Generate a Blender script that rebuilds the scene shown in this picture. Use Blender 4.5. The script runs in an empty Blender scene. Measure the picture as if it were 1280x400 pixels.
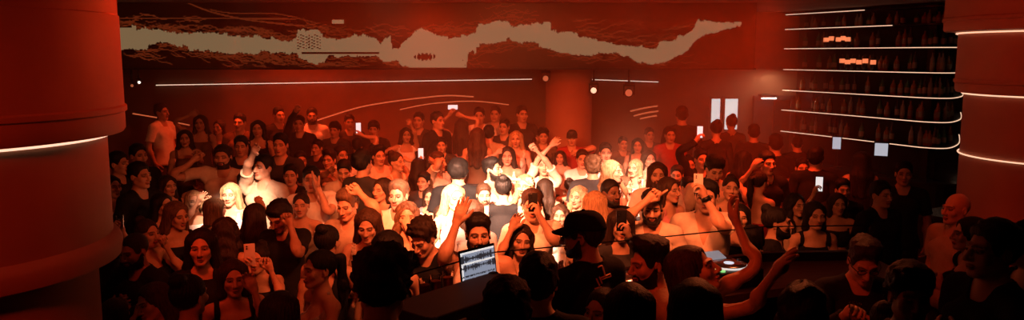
import bpy, bmesh, math, random
import numpy as np
from mathutils import Vector, Matrix
from mathutils.bvhtree import BVHTree

random.seed(7)
rng = np.random.default_rng(7)
SC = bpy.context.scene
COL = SC.collection
V3 = lambda *a: np.array(a, dtype=float)

# ------------------------------------------------------------------ materials
MATS = {}
def mat(name, color, rough=0.6, metal=0.0, spec=0.3, emit=None, strength=0.0, noise=0.0, nscale=30.0, bump=0.0, bscale=200.0,
        stretch=None, feat=False, alpha=None, trans=0.0):
    if name in MATS: return MATS[name]
    m = bpy.data.materials.new(name); m.use_nodes = True
    nt = m.node_tree; b = nt.nodes['Principled BSDF']
    b.inputs['Base Color'].default_value = (*color, 1)
    b.inputs['Roughness'].default_value = rough
    b.inputs['Metallic'].default_value = metal
    b.inputs['Specular IOR Level'].default_value = spec
    if trans: b.inputs['Transmission Weight'].default_value = trans
    if emit is not None:
        b.inputs['Emission Color'].default_value = (*emit, 1); b.inputs['Emission Strength'].default_value = strength
    tc = None
    def coords(st):
        nonlocal tc
        if tc is None: tc = nt.nodes.new('ShaderNodeTexCoord')
        if st is None: return tc.outputs['Object']
        mp = nt.nodes.new('ShaderNodeMapping'); mp.inputs['Scale'].default_value = st
        nt.links.new(tc.outputs['Object'], mp.inputs['Vector']); return mp.outputs['Vector']
    src = None
    if noise:
        n = nt.nodes.new('ShaderNodeTexNoise'); n.inputs['Scale'].default_value = nscale; n.inputs['Detail'].default_value = 4
        nt.links.new(coords(stretch), n.inputs['Vector'])
        mr = nt.nodes.new('ShaderNodeMapRange'); mr.inputs['From Min'].default_value = .3; mr.inputs['From Max'].default_value = .7
        mr.inputs['To Min'].default_value = 1 - noise; mr.inputs['To Max'].default_value = 1 + noise
        nt.links.new(n.outputs['Fac'], mr.inputs['Value'])
        mx = nt.nodes.new('ShaderNodeMix'); mx.data_type = 'RGBA'; mx.blend_type = 'MULTIPLY'; mx.inputs['Factor'].default_value = 1
        mx.inputs['A'].default_value = (*color, 1)
        nt.links.new(mr.outputs['Result'], mx.inputs['B']); src = mx.outputs['Result']
    if feat:
        at = nt.nodes.new('ShaderNodeAttribute'); at.attribute_name = 'feat'
        mx = nt.nodes.new('ShaderNodeMix'); mx.data_type = 'RGBA'; mx.blend_type = 'MULTIPLY'; mx.inputs['Factor'].default_value = 1
        if src: nt.links.new(src, mx.inputs['A'])
        else: mx.inputs['A'].default_value = (*color, 1)
        nt.links.new(at.outputs['Color'], mx.inputs['B']); src = mx.outputs['Result']
    if src: nt.links.new(src, b.inputs['Base Color'])
    if bump:
        n = nt.nodes.new('ShaderNodeTexNoise'); n.inputs['Scale'].default_value = bscale; n.inputs['Detail'].default_value = 3
        nt.links.new(coords(stretch), n.inputs['Vector'])
        bp = nt.nodes.new('ShaderNodeBump'); bp.inputs['Strength'].default_value = bump; bp.inputs['Distance'].default_value = .01
        nt.links.new(n.outputs['Fac'], bp.inputs['Height']); nt.links.new(bp.outputs['Normal'], b.inputs['Normal'])
    MATS[name] = m
    return m

# ------------------------------------------------------------------ mesh helpers
def np_mesh(name, verts, faces, smooth=True, attr=None):
    """faces: (n,3) or (n,4) array"""
    me = bpy.data.meshes.new(name)
    verts = np.ascontiguousarray(verts, dtype=np.float32); faces = np.ascontiguousarray(faces, dtype=np.int32)
    n, k = faces.shape
    me.vertices.add(len(verts)); me.vertices.foreach_set('co', verts.ravel())
    me.loops.add(n * k); me.loops.foreach_set('vertex_index', faces.ravel())
    me.polygons.add(n); me.polygons.foreach_set('loop_start', np.arange(n, dtype=np.int32) * k)
    if smooth: me.polygons.foreach_set('use_smooth', np.ones(n, dtype=bool))
    if attr is not None:
        a = me.color_attributes.new('feat', 'FLOAT_COLOR', 'POINT')
        a.data.foreach_set('color', np.ascontiguousarray(np.c_[attr, np.ones(len(attr))], dtype=np.float32).ravel())
    me.update(); me.validate()
    return me

def link(name, me, mats=(), parent=None, loc=None, rz=None):
    o = bpy.data.objects.new(name, me); COL.objects.link(o)
    if me is not None:
        for m in (mats if isinstance(mats, (list, tuple)) else [mats]): me.materials.append(m)
    if parent is not None: o.parent = parent
    if loc is not None: o.location = loc
    if rz is not None: o.rotation_euler = (0, 0, rz)
    return o

def tag(o, label=None, cat=None, group=None, kind=None):
    if label: o['label'] = label
    if cat: o['category'] = cat
    if group: o['group'] = group
    if kind: o['kind'] = kind
    return o

# ------------------------------------------------------------------ signed distance modelling
def smin(a, b, k):
    if k <= 0: return np.minimum(a, b)
    h = np.maximum(k - np.abs(a - b), 0) / k
    return np.minimum(a, b) - h * h * k * .25

def d_cone(p, a, b, r1, r2):
    ab = b - a; L2 = ab @ ab
    t = np.clip(((p - a) @ ab) / L2, 0, 1)
    q = p - a - t[..., None] * ab
    return np.sqrt((q * q).sum(-1)) - (r1 + (r2 - r1) * t)

def d_ell(p, c, r):
    q = (p - c); k0 = np.sqrt(((q / r) ** 2).sum(-1)); k1 = np.sqrt(((q / (r * r)) ** 2).sum(-1))
    return k0 * (k0 - 1) / np.maximum(k1, 1e-6)

class Field:
    def __init__(self, xs, ys, zs):
        self.ax = (np.array(xs), np.array(ys), np.array(zs))
        self.v = np.full((len(xs), len(ys), len(zs)), .5, dtype=np.float32)
    def _sl(self, lo, hi):
        return tuple(slice(max(0, np.searchsorted(a, l) - 1), np.searchsorted(a, h) + 1) for a, l, h in zip(self.ax, lo, hi))
    def _op(self, lo, hi, fn, k, sub=False):
        m = k + .02
        s = self._sl(lo - m, hi + m)
        g = np.stack(np.meshgrid(*(a[x] for a, x in zip(self.ax, s)), indexing='ij'), -1)
        if g.size == 0: return
        d = fn(g)
        if sub: self.v[s] = -smin(-self.v[s], d, k)
        else: self.v[s] = smin(self.v[s], d, k)
    def cone(self, a, b, r1, r2, k=.02, sub=False):
        r = max(r1, r2)
        self._op(np.minimum(a, b) - r, np.maximum(a, b) + r, lambda p: d_cone(p, a, b, r1, r2), k, sub)
    def ell(self, c, r, k=.02, sub=False):
        c = np.asarray(c, float); r = np.asarray(r, float)
        self._op(c - r, c + r, lambda p: d_ell(p, c, r), k, sub)

def surface_nets(ax, v):
    nx, ny, nz = v.shape
    ins = v < 0
    P = [a.astype(np.float64) for a in ax]
    cnt = np.zeros((nx - 1, ny - 1, nz - 1), dtype=np.int8)
    acc = np.zeros((nx - 1, ny - 1, nz - 1, 3))
    for axis in range(3):
        o1, o2 = [i for i in range(3) if i != axis]
        for d1 in (0, 1):
            for d2 in (0, 1):
                s0 = [None] * 3; s1 = [None] * 3
                s0[axis] = slice(0, v.shape[axis] - 1); s1[axis] = slice(1, v.shape[axis])
                for o, d in ((o1, d1), (o2, d2)):
                    s0[o] = s1[o] = slice(d, v.shape[o] - 1 + d)
                s0, s1 = tuple(s0), tuple(s1)
                cr = ins[s0] != ins[s1]
                I = np.nonzero(cr)
                a, b = v[s0][I], v[s1][I]
                t = a / (a - b)
                pt = np.zeros((len(t), 3))
                pa = P[axis]
                pt[:, axis] = pa[I[axis]] + t * (pa[I[axis] + 1] - pa[I[axis]])
                pt[:, o1] = P[o1][I[o1] + d1]; pt[:, o2] = P[o2][I[o2] + d2]
                acc[I] += pt; cnt[I] += 1
    idx = np.full(cnt.shape, -1, dtype=np.int64)
    act = np.nonzero(cnt)
    idx[act] = np.arange(len(act[0]))
    verts = acc[act] / cnt[act][:, None]
    faces = []
    for axis in range(3):
        o1, o2 = (axis + 1) % 3, (axis + 2) % 3
        s0 = [slice(1, n - 1) for n in v.shape]; s1 = list(s0)
        s0[axis] = slice(0, v.shape[axis] - 1); s1[axis] = slice(1, v.shape[axis])
        A, B = ins[tuple(s0)], ins[tuple(s1)]
        I = np.nonzero(A != B)
        ijk = [I[i] + (0 if i == axis else 1) for i in range(3)]
        def cell(d1, d2):
            c = list(ijk); c[o1] = c[o1] - 1 + d1; c[o2] = c[o2] - 1 + d2
            return idx[tuple(c)]
        q = np.stack([cell(0, 0), cell(1, 0), cell(1, 1), cell(0, 1)], 1)
        fl = ~A[I]
        q[fl] = q[fl][:, ::-1]
        faces.append(q)
    f = np.concatenate(faces); f = f[(f >= 0).all(1)]
    return verts, f

def decimate(verts, faces, ntris):
    me = np_mesh('tmp', verts, faces)
    o = bpy.data.objects.new('tmp', me); COL.objects.link(o)
    m = o.modifiers.new('d', 'DECIMATE'); m.ratio = min(1.0, ntris / (len(faces) * 2)); m.use_collapse_triangulate = True
    dg = bpy.context.evaluated_depsgraph_get()
    ev = o.evaluated_get(dg); me2 = ev.to_mesh()
    me2.calc_loop_triangles()
    n = len(me2.vertices); co = np.empty(n * 3, np.float32); me2.vertices.foreach_get('co', co)
    nt = len(me2.loop_triangles); tr = np.empty(nt * 3, np.int32); me2.loop_triangles.foreach_get('vertices', tr)
    ev.to_mesh_clear()
    bpy.data.objects.remove(o); bpy.data.meshes.remove(me)
    return co.reshape(n, 3).astype(float), tr.reshape(nt, 3)

def vnormals(v, f):
    n = np.cross(v[f[:, 1]] - v[f[:, 0]], v[f[:, 2]] - v[f[:, 0]])
    out = np.zeros_like(v)
    for i in range(3): np.add.at(out, f[:, i], n)
    return out / np.maximum(np.linalg.norm(out, axis=1, keepdims=True), 1e-12)

def cat_axis(*segs):
    out = []
    for a, b, s in segs:
        n = max(1, int(round((b - a) / s))); out += list(np.linspace(a, b, n, endpoint=False))
    out.append(segs[-1][1]); return np.array(out)

# ------------------------------------------------------------------ skeleton (rest pose, facing -Y, arms 50 degrees down)
BONES = ['pelvis', 'spine', 'chest', 'neck', 'head']
PARENT = {'pelvis': None, 'spine': 'pelvis', 'chest': 'spine', 'neck': 'chest', 'head': 'neck'}
for s_ in 'LR':
    for b_, p_ in (('clav', 'chest'), ('uarm', 'clav'), ('farm', 'uarm'), ('hand', 'farm'), ('t1', 'hand'), ('t2', 't1'),
                   ('i1', 'hand'), ('i2', 'i1'), ('i3', 'i2'), ('m1', 'hand'), ('m2', 'm1'), ('m3', 'm2'), ('r1', 'hand'), ('r2', 'r1'), ('r3', 'r2'),
                   ('p1', 'hand'), ('p2', 'p1'), ('p3', 'p2'), ('thigh', 'pelvis'), ('shin', 'thigh'), ('foot', 'shin')):
        BONES.append(b_ + s_); PARENT[b_ + s_] = p_ if p_ in ('chest', 'pelvis') else p_ + s_
BI = {b: i for i, b in enumerate(BONES)}
NB = len(BONES)
ARM_A = V3(.643, 0, -.766); ARM_N = V3(-.766, 0, -.643)      # along the arm, palm side
ARMB = ('uarm', 'farm', 'hand', 't', 'i', 'm1', 'm2', 'm3', 'r1', 'r2', 'r3', 'p1', 'p2', 'p3')
def is_arm(b): return b[:-1] in ('uarm', 'farm', 'hand', 't1', 't2', 'i1', 'i2', 'i3', 'm1', 'm2', 'm3', 'r1', 'r2', 'r3', 'p1', 'p2', 'p3') and b[-1] in 'LR'
ARM_MASK = np.array([is_arm(b) for b in BONES]); LEG_MASK = np.array([b[:-1] in ('thigh', 'shin', 'foot') for b in BONES])

def mir(p): return p * V3(-1, 1, 1)

def make_base(fem):
    """a nude figure 1.76 m tall as one continuous surface: returns verts, quads, joint positions, bone segments"""
    J = {'pelvis': V3(0, .01, .95), 'spine': V3(0, .01, 1.06), 'chest': V3(0, .01, 1.22), 'neck': V3(0, .02, 1.465), 'head': V3(0, .005, 1.555)}
    sx = .165 if fem else .19
    sh = V3(sx, .012, 1.425); el = sh + ARM_A * (.275 if fem else .285); wr = el + ARM_A * .25
    hp = V3(.088, .01, .92)
    JL = {'clav': V3(.03, .0, 1.43), 'uarm': sh, 'farm': el, 'hand': wr, 'thigh': hp, 'shin': V3(.098, -.005, .50), 'foot': V3(.10, .025, .085)}
    W = V3(0, 1, 0)          # +Y = little-finger side, thumb is in front (-Y)
    hs = .92 if fem else 1.0
    fing = {}
    for nm, off, L, base, spread in (('i', -.030, .070, .090, -.10), ('m', -.010, .078, .094, -.03), ('r', .010, .072, .090, .04), ('p', .029, .056, .081, .12)):
        d = ARM_A * math.cos(spread) + W * math.sin(spread)
        k0 = wr + ARM_A * base * hs + W * off * hs
        pts = [k0, k0 + d * L * .42 * hs, k0 + d * L * .72 * hs, k0 + d * L * hs]
        fing[nm] = pts
        for i in range(3): JL[nm + str(i + 1)] = pts[i]
    td = (ARM_A * .70 - W * .62 + ARM_N * .35); td /= np.linalg.norm(td)
    tp = [wr + ARM_A * .022 * hs - W * .026 * hs + ARM_N * .008, None, None]
    tp[1] = tp[0] + td * .046 * hs
    td2 = (ARM_A * .85 - W * .45 + ARM_N * .25); td2 /= np.linalg.norm(td2)
    tp[2] = tp[1] + td2 * .050 * hs
    JL['t1'], JL['t2'] = tp[0], tp[1]
    xs = cat_axis((0, .1, .0037), (.1, .46, .011), (.46, .70, .0042))
    ys = cat_axis((-.21, -.125, .01), (-.125, -.06, .0037), (-.06, .062, .0042), (.062, .20, .0095))
    zs = cat_axis((-.02, .80, .012), (.80, 1.06, .0042), (1.06, 1.50, .0105), (1.50, 1.80, .0038))
    xs = np.concatenate([[-.0074, -.0037], xs])
    F = Field(xs, ys, zs)
    e, c = F.ell, F.cone
    if fem:
        e((0, .012, .945), (.148, .104, .125), .0); e((0, .0, 1.08), (.116, .085, .14), .07); e((0, .008, 1.27), (.138, .097, .16), .08)
        e((.066, -.082, 1.285), (.056, .050, .058), .03); e((.075, .065, .90), (.085, .075, .09), .04)
    else:
        e((0, .01, .95), (.152, .105, .12), .0); e((0, .0, 1.09), (.138, .098, .15), .07); e((0, .005, 1.28), (.166, .112, .17), .08)
        e((.076, -.072, 1.325), (.078, .040, .060), .04); e((.07, .06, .90), (.08, .07, .09), .04)
    c(V3(0, .03, 1.475), V3(sx - .04, .02, 1.435), .050 if fem else .06, .040 if fem else .05, .05)
    ra = .79 if fem else 1.0
    e(sh + V3(-.008, 0, -.006), V3(.056, .058, .058) * ra, .045)
    c(sh, el, .050 * ra, .038 * ra, .03); e(sh + (el - sh) * .45 + ARM_N * .0 - W * .008, V3(.048, .046, .055) * ra, .03)
    c(el, wr, .038 * ra, .025 * ra, .012); e(el + (wr - el) * .28, V3(.042, .042, .052) * ra, .03)
    rl = .96 if fem else 1.0
    kn, an = JL['shin'], JL['foot']
    c(hp + V3(.0, 0, -.02), kn, .085 * rl, .052, .05); c(kn, an, .052, .036, .02); e(kn + V3(0, .028, -.12), (.047, .047, .10), .03)
    c(an + V3(0, .02, -.045), an + V3(.005, -.08, -.045), .036, .036, .02); c(an + V3(.005, -.08, -.05), an + V3(.012, -.165, -.06), .036, .024, .02)
    c(an + V3(0, 0, .03), an + V3(0, -.05, -.035), .036, .036, .03)
    # hand
    for nm, pts in fing.items():
        r0 = {'i': .0098, 'm': .0100, 'r': .0094, 'p': .0084}[nm] * (.92 if fem else 1.02)
        base = wr + W * {'i': -.014, 'm': -.005, 'r': .005, 'p': .014}[nm]
        c(base, pts[0], .0165, .0122, .014)
    e(wr + ARM_A * .045 + ARM_N * .004, (.030, .034, .034), .015)
    for nm, pts in fing.items():
        r0 = {'i': .0098, 'm': .0100, 'r': .0094, 'p': .0084}[nm] * (.92 if fem else 1.02)
        for i in range(3): c(pts[i], pts[i + 1], r0 * (1.05, .96, .90)[i], r0 * (.96, .90, .76)[i], .0035 if i else .007)
    c(tp[0], tp[1], .0175 * hs, .0125 * hs, .012); c(tp[1], tp[2], .0122 * hs, .0095 * hs, .004)
    # head and face
    jw = .92 if fem else 1.0
    c(V3(0, .02, 1.44), V3(0, .012, 1.60), .046 if fem else .058, .045 if fem else .054, .04)
    e((0, .018, 1.674), (.0755, .0955, .090), .02)
    e((0, -.028, 1.612), (.061 * jw, .066, .084), .03)
    c(V3(.052 * jw, .0, 1.59), V3(.017, -.070, 1.550), .017, .015, .02)
    e((0, -.076, 1.549), (.024 * jw, .020, .018), .02)
    e((.044, -.066, 1.622), (.021, .020, .022), .02)
    c(V3(.010, -.0905, 1.669), V3(.047, -.074, 1.669), .009 if fem else .011, .008, .012)
    e((.0315, -.104, 1.6485), (.021, .021, .0125), .012, True)
    e((.0315, -.0775, 1.6485), (.0135, .0135, .0125), .002)
    c(V3(.019, -.0905, 1.6565), V3(.044, -.082, 1.6545), .0032, .003, .003)
    c(V3(0, -.092, 1.660), V3(0, -.117, 1.616), .0075, .0115 if fem else .013, .010)
    e((.0125, -.103, 1.610), (.0085, .012, .0085), .006)
    e((0, -.0965, 1.5845), (.024, .0105, .0062), .005); e((0, -.0945, 1.5735), (.020, .0105, .0068), .004)
    c(V3(-.02, -.108, 1.5795), V3(.02, -.108, 1.5795), .0028, .0028, .003, True)
    e((.077, .012, 1.638), (.0085, .019, .031), .006); e((.083, .006, 1.64), (.006, .010, .020), .005, True)
    # mirror
    full_x = np.concatenate([-F.ax[0][:2:-1], F.ax[0][2:]]); 
    h = F.v[2:]
    full_v = np.concatenate([h[:0:-1], h], 0)
    verts, quads = surface_nets((full_x, F.ax[1], F.ax[2]), full_v)
    for s in (1, -1):
        for k, p in JL.items(): J[k + ('L' if s > 0 else 'R')] = p if s > 0 else mir(p)
    seg = [('pelvis', V3(0, .01, .90), V3(0, .01, 1.02), .11), ('pelvis', V3(-.07, .01, .95), V3(.07, .01, .95), .09), ('spine', V3(0, 0, 1.06), V3(0, 0, 1.18), .11),
           ('chest', V3(0, 0, 1.24), V3(0, .01, 1.40), .12), ('chest', V3(-.06, 0, 1.3), V3(.06, 0, 1.3), .10), ('neck', V3(0, .02, 1.475), V3(0, .015, 1.53), .05),
           ('head', V3(0, -.03, 1.575), V3(0, .0, 1.70), .075), ('head', V3(0, .04, 1.65), V3(0, .04, 1.69), .075)]
    for s in (1, -1):
        S = 'L' if s > 0 else 'R'; f = (lambda p: p) if s > 0 else mir
        seg += [('clav' + S, f(V3(.06, .02, 1.455)), f(V3(sx - .05, .02, 1.435)), .05), ('uarm' + S, f(sh + ARM_A * .02), f(el), .045), ('farm' + S, f(el), f(wr), .033),
                ('hand' + S, f(wr), f(wr + ARM_A * .05), .026), ('hand' + S, f(wr + ARM_A * .03), f(fing['i'][0]), .014), ('hand' + S, f(wr + ARM_A * .03), f(fing['p'][0]), .014), ('hand' + S, f(wr + ARM_A * .03), f(fing['m'][0]), .014), 
                ('t1' + S, f(tp[0]), f(tp[1]), .014), ('t2' + S, f(tp[1]), f(tp[2]), .011),
                ('thigh' + S, f(hp - V3(0, 0, .04)), f(kn), .07), ('shin' + S, f(kn), f(an), .045), ('foot' + S, f(an), f(an + V3(.01, -.14, -.055)), .034)]
        for nm, pts in fing.items():
            for i in range(3): seg.append((nm + str(i + 1) + S, f(pts[i]), f(pts[i + 1]), .009))
    return verts, quads, J, seg, dict(sh=sh, el=el, wr=wr)

CHILD = {b: [c for c in BONES if PARENT[c] == b] for b in BONES}
SIG = {}
for b in BONES:
    r = b.rstrip('LR')
    SIG[b] = {'pelvis': .035, 'spine': .04, 'chest': .04, 'neck': .018, 'head': .012, 'clav': .03, 'uarm': .024, 'farm': .014, 'hand': .008, 'thigh': .03, 'shin': .018, 'foot': .014}.get(r, .0035)

def weights(v, seg, f):
    D = np.full((len(v), NB), 9.0)
    for b, a, e, r in seg:
        i = BI[b]; D[:, i] = np.minimum(D[:, i], d_cone(v, a, e, r, r))
    dom = D.argmin(1)
    allow = np.zeros((NB, NB), bool); sg = np.zeros(NB)
    for b in BONES:
        i = BI[b]; allow[i, i] = True; sg[i] = SIG[b]
        if PARENT[b]: allow[i, BI[PARENT[b]]] = True
        for c in CHILD[b]: allow[i, BI[c]] = True
    dm = D[np.arange(len(v)), dom]
    w = np.exp(-(D - dm[:, None]) / sg[dom][:, None]) * allow[dom]
    w /= w.sum(1, keepdims=True)
    # smooth over the surface, not on the hands
    e = np.concatenate([f[:, [0, 1]], f[:, [1, 2]], f[:, [2, 0]]]); e = np.concatenate([e, e[:, ::-1]])
    deg = np.bincount(e[:, 0], minlength=len(v)).astype(float)
    fingers = np.array([b.rstrip('LR') not in ('pelvis', 'spine', 'chest', 'neck', 'head', 'clav', 'uarm', 'farm', 'thigh', 'shin', 'foot') for b in BONES])
    fixed = fingers[dom]
    order = np.argsort(e[:, 0], kind='stable'); es = e[order]; starts = np.searchsorted(es[:, 0], np.arange(len(v)))
    for _ in range(4):
        nw = np.add.reduceat(w[es[:, 1]], np.minimum(starts, len(es) - 1), axis=0) / np.maximum(deg, 1)[:, None]
        nw = .5 * w + .5 * nw; nw[fixed | (deg == 0)] = w[fixed | (deg == 0)]; w = nw
    w /= w.sum(1, keepdims=True)
    return w, dom

def face_features(v):
    """per-vertex tint of the skin: brows, lashes, eyes, lips"""
    c = np.ones((len(v), 3)); x, y, z = np.abs(v[:, 0]), v[:, 1], v[:, 2]
    brow = np.clip(1 - np.abs(z - (1.6715 - (x - .03) ** 2 * 6)) / .0055, 0, 1) * ((x > .010) & (x < .052) & (y < -.065)); brow = np.clip(brow * 2, 0, 1)
    c *= 1 - .85 * brow[:, None]
    de = np.sqrt((x - .0315) ** 2 + (z - 1.6485) ** 2 * 1.6); eye = (de < .0135) & (y < -.078)
    c[eye] = (.9, .95, 1.0)
    lash = (de >= .0115) & (de < .0175) & (y < -.07) & (z > 1.640); c[lash] *= .35
    iris = (de < .0075) & (y < -.08); c[iris] = (.05, .04, .04)
    lip = (((x / .026) ** 2 + ((z - 1.579) / .0135) ** 2) < 1) & (y < -.085); c[lip] *= (.85, .50, .48)
    mouth = (x < .021) & (np.abs(z - 1.5795) < .0022) & (y < -.09); c[mouth] = (.15, .06, .06)
    return c

# ------------------------------------------------------------------ clipping a skinned surface along a scalar field (garments, hair, beards)
def clip_surface(v, f, w, nrm, fn):
    s = fn
    keep = s < 0
    fk = keep[f]; n_in = fk.sum(1)
    V, Wt, N = [v], [w], [nrm]
    full = f[n_in == 3]
    cut = f[(n_in == 1) | (n_in == 2)]
    em = {}; newp = []; base = len(v); out = []
    def edge(a, b):
        k = (a, b) if a < b else (b, a)
        if k not in em:
            t = s[k[0]] / (s[k[0]] - s[k[1]]); em[k] = base + len(newp); newp.append((k[0], k[1], t))
        return em[k]
    border = []
    for tri in cut:
        ins = [i for i in range(3) if keep[tri[i]]]
        if len(ins) == 1:
            i = ins[0]; a, b, c = tri[i], tri[(i + 1) % 3], tri[(i + 2) % 3]
            e1, e2 = edge(a, b), edge(a, c); out.append((a, e1, e2)); border.append((e1, e2))
        else:
            i = [j for j in range(3) if j not in ins][0]; a, b, c = tri[i], tri[(i + 1) % 3], tri[(i + 2) % 3]
            e1, e2 = edge(a, b), edge(a, c); out += [(e1, b, c), (e1, c, e2)]; border.append((e2, e1))
    if newp:
        A = np.array([p[0] for p in newp]); B = np.array([p[1] for p in newp]); T = np.array([p[2] for p in newp])[:, None]
        V.append(v[A] * (1 - T) + v[B] * T); Wt.append(w[A] * (1 - T) + w[B] * T); N.append(nrm[A] * (1 - T) + nrm[B] * T)
    F = np.concatenate([full, np.array(out, dtype=int).reshape(-1, 3)])
    V, Wt, N = np.concatenate(V), np.concatenate(Wt), np.concatenate(N)
    used = np.unique(F); mp = np.full(len(V), -1); mp[used] = np.arange(len(used))
    return V[used], mp[F], Wt[used], N[used], mp[np.array(border, dtype=int).reshape(-1, 2)]

def hem(v, f, w, n, border, off):
    """push the surface out by off (per vertex) and close the hems back to the body"""
    outer = v + n * off[:, None]
    bv = np.unique(border); mp = {b: len(v) + i for i, b in enumerate(bv)}
    V = np.concatenate([outer, v[bv] + n[bv] * .0015]); W = np.concatenate([w, w[bv]])
    q = [(b, a, mp[a]) for a, b in border] + [(b, mp[a], mp[b]) for a, b in border]
    return V, np.concatenate([f, np.array(q, dtype=int).reshape(-1, 3)]), W

class Base: pass
BASES = {}
def get_base(fem):
    if fem in BASES: return BASES[fem]
    v, q, J, seg, arm = make_base(fem)
    B = Base(); B.J = J; B.seg = seg; B.arm = arm; B.lod = []; B.cache = {}
    for n in (26000, 9500, 4600):
        lv, lf = decimate(v, q, n)
        L = Base(); L.v, L.f = lv, lf; L.n = vnormals(lv, lf); L.w, L.dom = weights(lv, seg, lf); L.feat = face_features(lv)
        B.lod.append(L)
    BASES[fem] = B
    return B

def noise3(p, s, seed=0):
    r = np.random.default_rng(seed); o = np.zeros(len(p))
    for i in range(5):
        k = r.normal(size=3) * s; o += np.sin(p @ k + r.uniform(0, 6.28))
    return o / 5

def garment(fem, lod, kind):
    B = get_base(fem); key = (lod, kind)
    if key in B.cache: return B.cache[key]
    L = B.lod[lod]; v = L.v; x, y, z = np.abs(v[:, 0]), v[:, 1], v[:, 2]
    arm = ARM_MASK[L.dom]; leg = LEG_MASK[L.dom]
    u = (v * np.where(v[:, :1] < 0, -1, 1) * V3(1, 0, 0) + v * V3(0, 1, 1) - B.arm['sh']) @ ARM_A
    head = (L.dom == BI['head'])
    NECK = {'crew': (.074, .012, 1.425), 'scoop': (.100, -.022, 1.365), 'wide': (.128, -.01, 1.37)}
    def neck_f(kind):
        r, cy, z0 = NECK[kind]
        return np.maximum(np.minimum(z - z0 - np.clip((y - .01) / .04, 0, 1) * (1.452 - z0), r - np.sqrt(x * x + (y - cy) ** 2)), z - 1.522)
    def vneck(z0, k): return np.where(y < .01, np.minimum(z - z0, (z - z0) * k - x), -1)
    armf = lambda cut: np.where(arm, u - cut, -1)
    tank = lambda x0: np.where(z > 1.22, x + .18 * (z - 1.36) - x0, np.where(arm, .1, -1))
    top, sub = kind.split('_')[0], kind
    h0 = .90
    if kind == 'tee': s = np.maximum.reduce([neck_f('crew'), h0 - .03 - z, armf(.20)])
    elif kind == 'shirt': s = np.maximum.reduce([neck_f('crew'), vneck(1.27, .34), h0 - .05 - z, armf(.22)])
    elif kind == 'longsleeve': s = np.maximum.reduce([neck_f('crew'), h0 - .03 - z, armf(.515)])
    elif kind == 'openshirt': s = np.maximum.reduce([neck_f('crew'), vneck(1.12, .40), h0 - .03 - z, armf(.515)])
    elif kind == 'tank': s = np.maximum.reduce([neck_f('scoop'), .985 - z, tank(.150)])
    elif kind == 'crop': s = np.maximum.reduce([neck_f('wide'), 1.16 - z, armf(.14)])
    elif kind == 'strap': s = np.maximum.reduce([np.where(y < .03, z - 1.345 - np.maximum(.03 - np.abs(x - .085), -.01) * 5, z - 1.33 - np.maximum(.02 - np.abs(x - .085), -.01) * 8), .98 - z, tank(.135)])
    elif kind == 'bandeau': s = np.maximum.reduce([z - 1.345, 1.17 - z, tank(.16)])
    elif kind == 'halter': s = np.maximum.reduce([vneck(1.17, .42), np.where(y > .03, z - 1.2, -1), neck_f('crew'), .95 - z, tank(.115 if fem else .13)])
    elif kind == 'trousers': s = np.maximum.reduce([z - .985, .085 - z, np.where(arm, .1, -1)])
    elif kind == 'shorts': s = np.maximum.reduce([z - .985, .56 - z, np.where(arm, .1, -1)])
    elif kind == 'shoeL': s = np.maximum.reduce([z - .09, np.where(leg, -1, .1), -v[:, 0]])
    elif kind == 'shoeR': s = np.maximum.reduce([z - .09, np.where(leg, -1, .1), v[:, 0]])
    else: raise KeyError(kind)
    V, Fc, W, N, bd = clip_surface(v, L.f, L.w, L.n, s)
    zz = V[:, 2]
    uu = (np.abs(V[:, 0:1]) * V3(1, 0, 0) + V * V3(0, 1, 1) - B.arm['sh']) @ ARM_A
    am = W[:, ARM_MASK].sum(1)
    if kind in ('tee', 'shirt', 'longsleeve', 'openshirt'):
        loose = .010 + .022 * np.clip((1.32 - zz) / .35, 0, 1) * (1 - am) + am * (.008 + .05 * np.clip(uu - .04, 0, .16))
        if kind in ('longsleeve', 'openshirt'): loose = .012 + .02 * np.clip((1.32 - zz) / .35, 0, 1) * (1 - am) + am * .008
        off = loose + .006 * noise3(V, 26, 3) * np.clip(loose / .015, .3, 1.3) + .004 * noise3(V, 60, 5)
    elif kind in ('trousers', 'shorts'):
        off = .012 + .004 * noise3(V, 30, 9) + .01 * np.clip((.5 - zz) / .4, 0, 1)
    elif kind.startswith('shoe'):
        off = .012 + np.where(zz < .03, .002, 0)
    else:
        off = .0095 + .002 * noise3(V, 40, 4)
    off = np.maximum(off, .0065)
    if not kind.startswith('shoe') and kind not in ('strap', 'bandeau', 'halter'):
        # cloth bridges the hollows of the body: relax the surface, keep it outside the skin
        e = np.concatenate([Fc[:, [0, 1]], Fc[:, [1, 2]], Fc[:, [2, 0]]]); e = np.concatenate([e, e[:, ::-1]])
        deg = np.maximum(np.bincount(e[:, 0], minlength=len(V)), 1)[:, None]
        P = V + N * off[:, None]; fix = np.zeros(len(V), bool); fix[np.unique(bd)] = True
        for _ in range((14, 8, 5)[lod]):
            A = np.zeros_like(P); np.add.at(A, e[:, 0], P[e[:, 1]]); Q = .4 * P + .6 * A / deg
            Q[fix] = P[fix]; D_ = Q - V; dd = (D_ * N).sum(1); T_ = (D_ - dd[:, None] * N) * .4
            P = V + N * np.maximum(dd, .0075)[:, None] + T_
        V2 = P; d = P - V; off = np.linalg.norm(d, axis=1); N = d / np.maximum(off, 1e-6)[:, None]
    out = hem(V, Fc, W, N, bd, off)
    B.cache[key] = out
    return out

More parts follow.
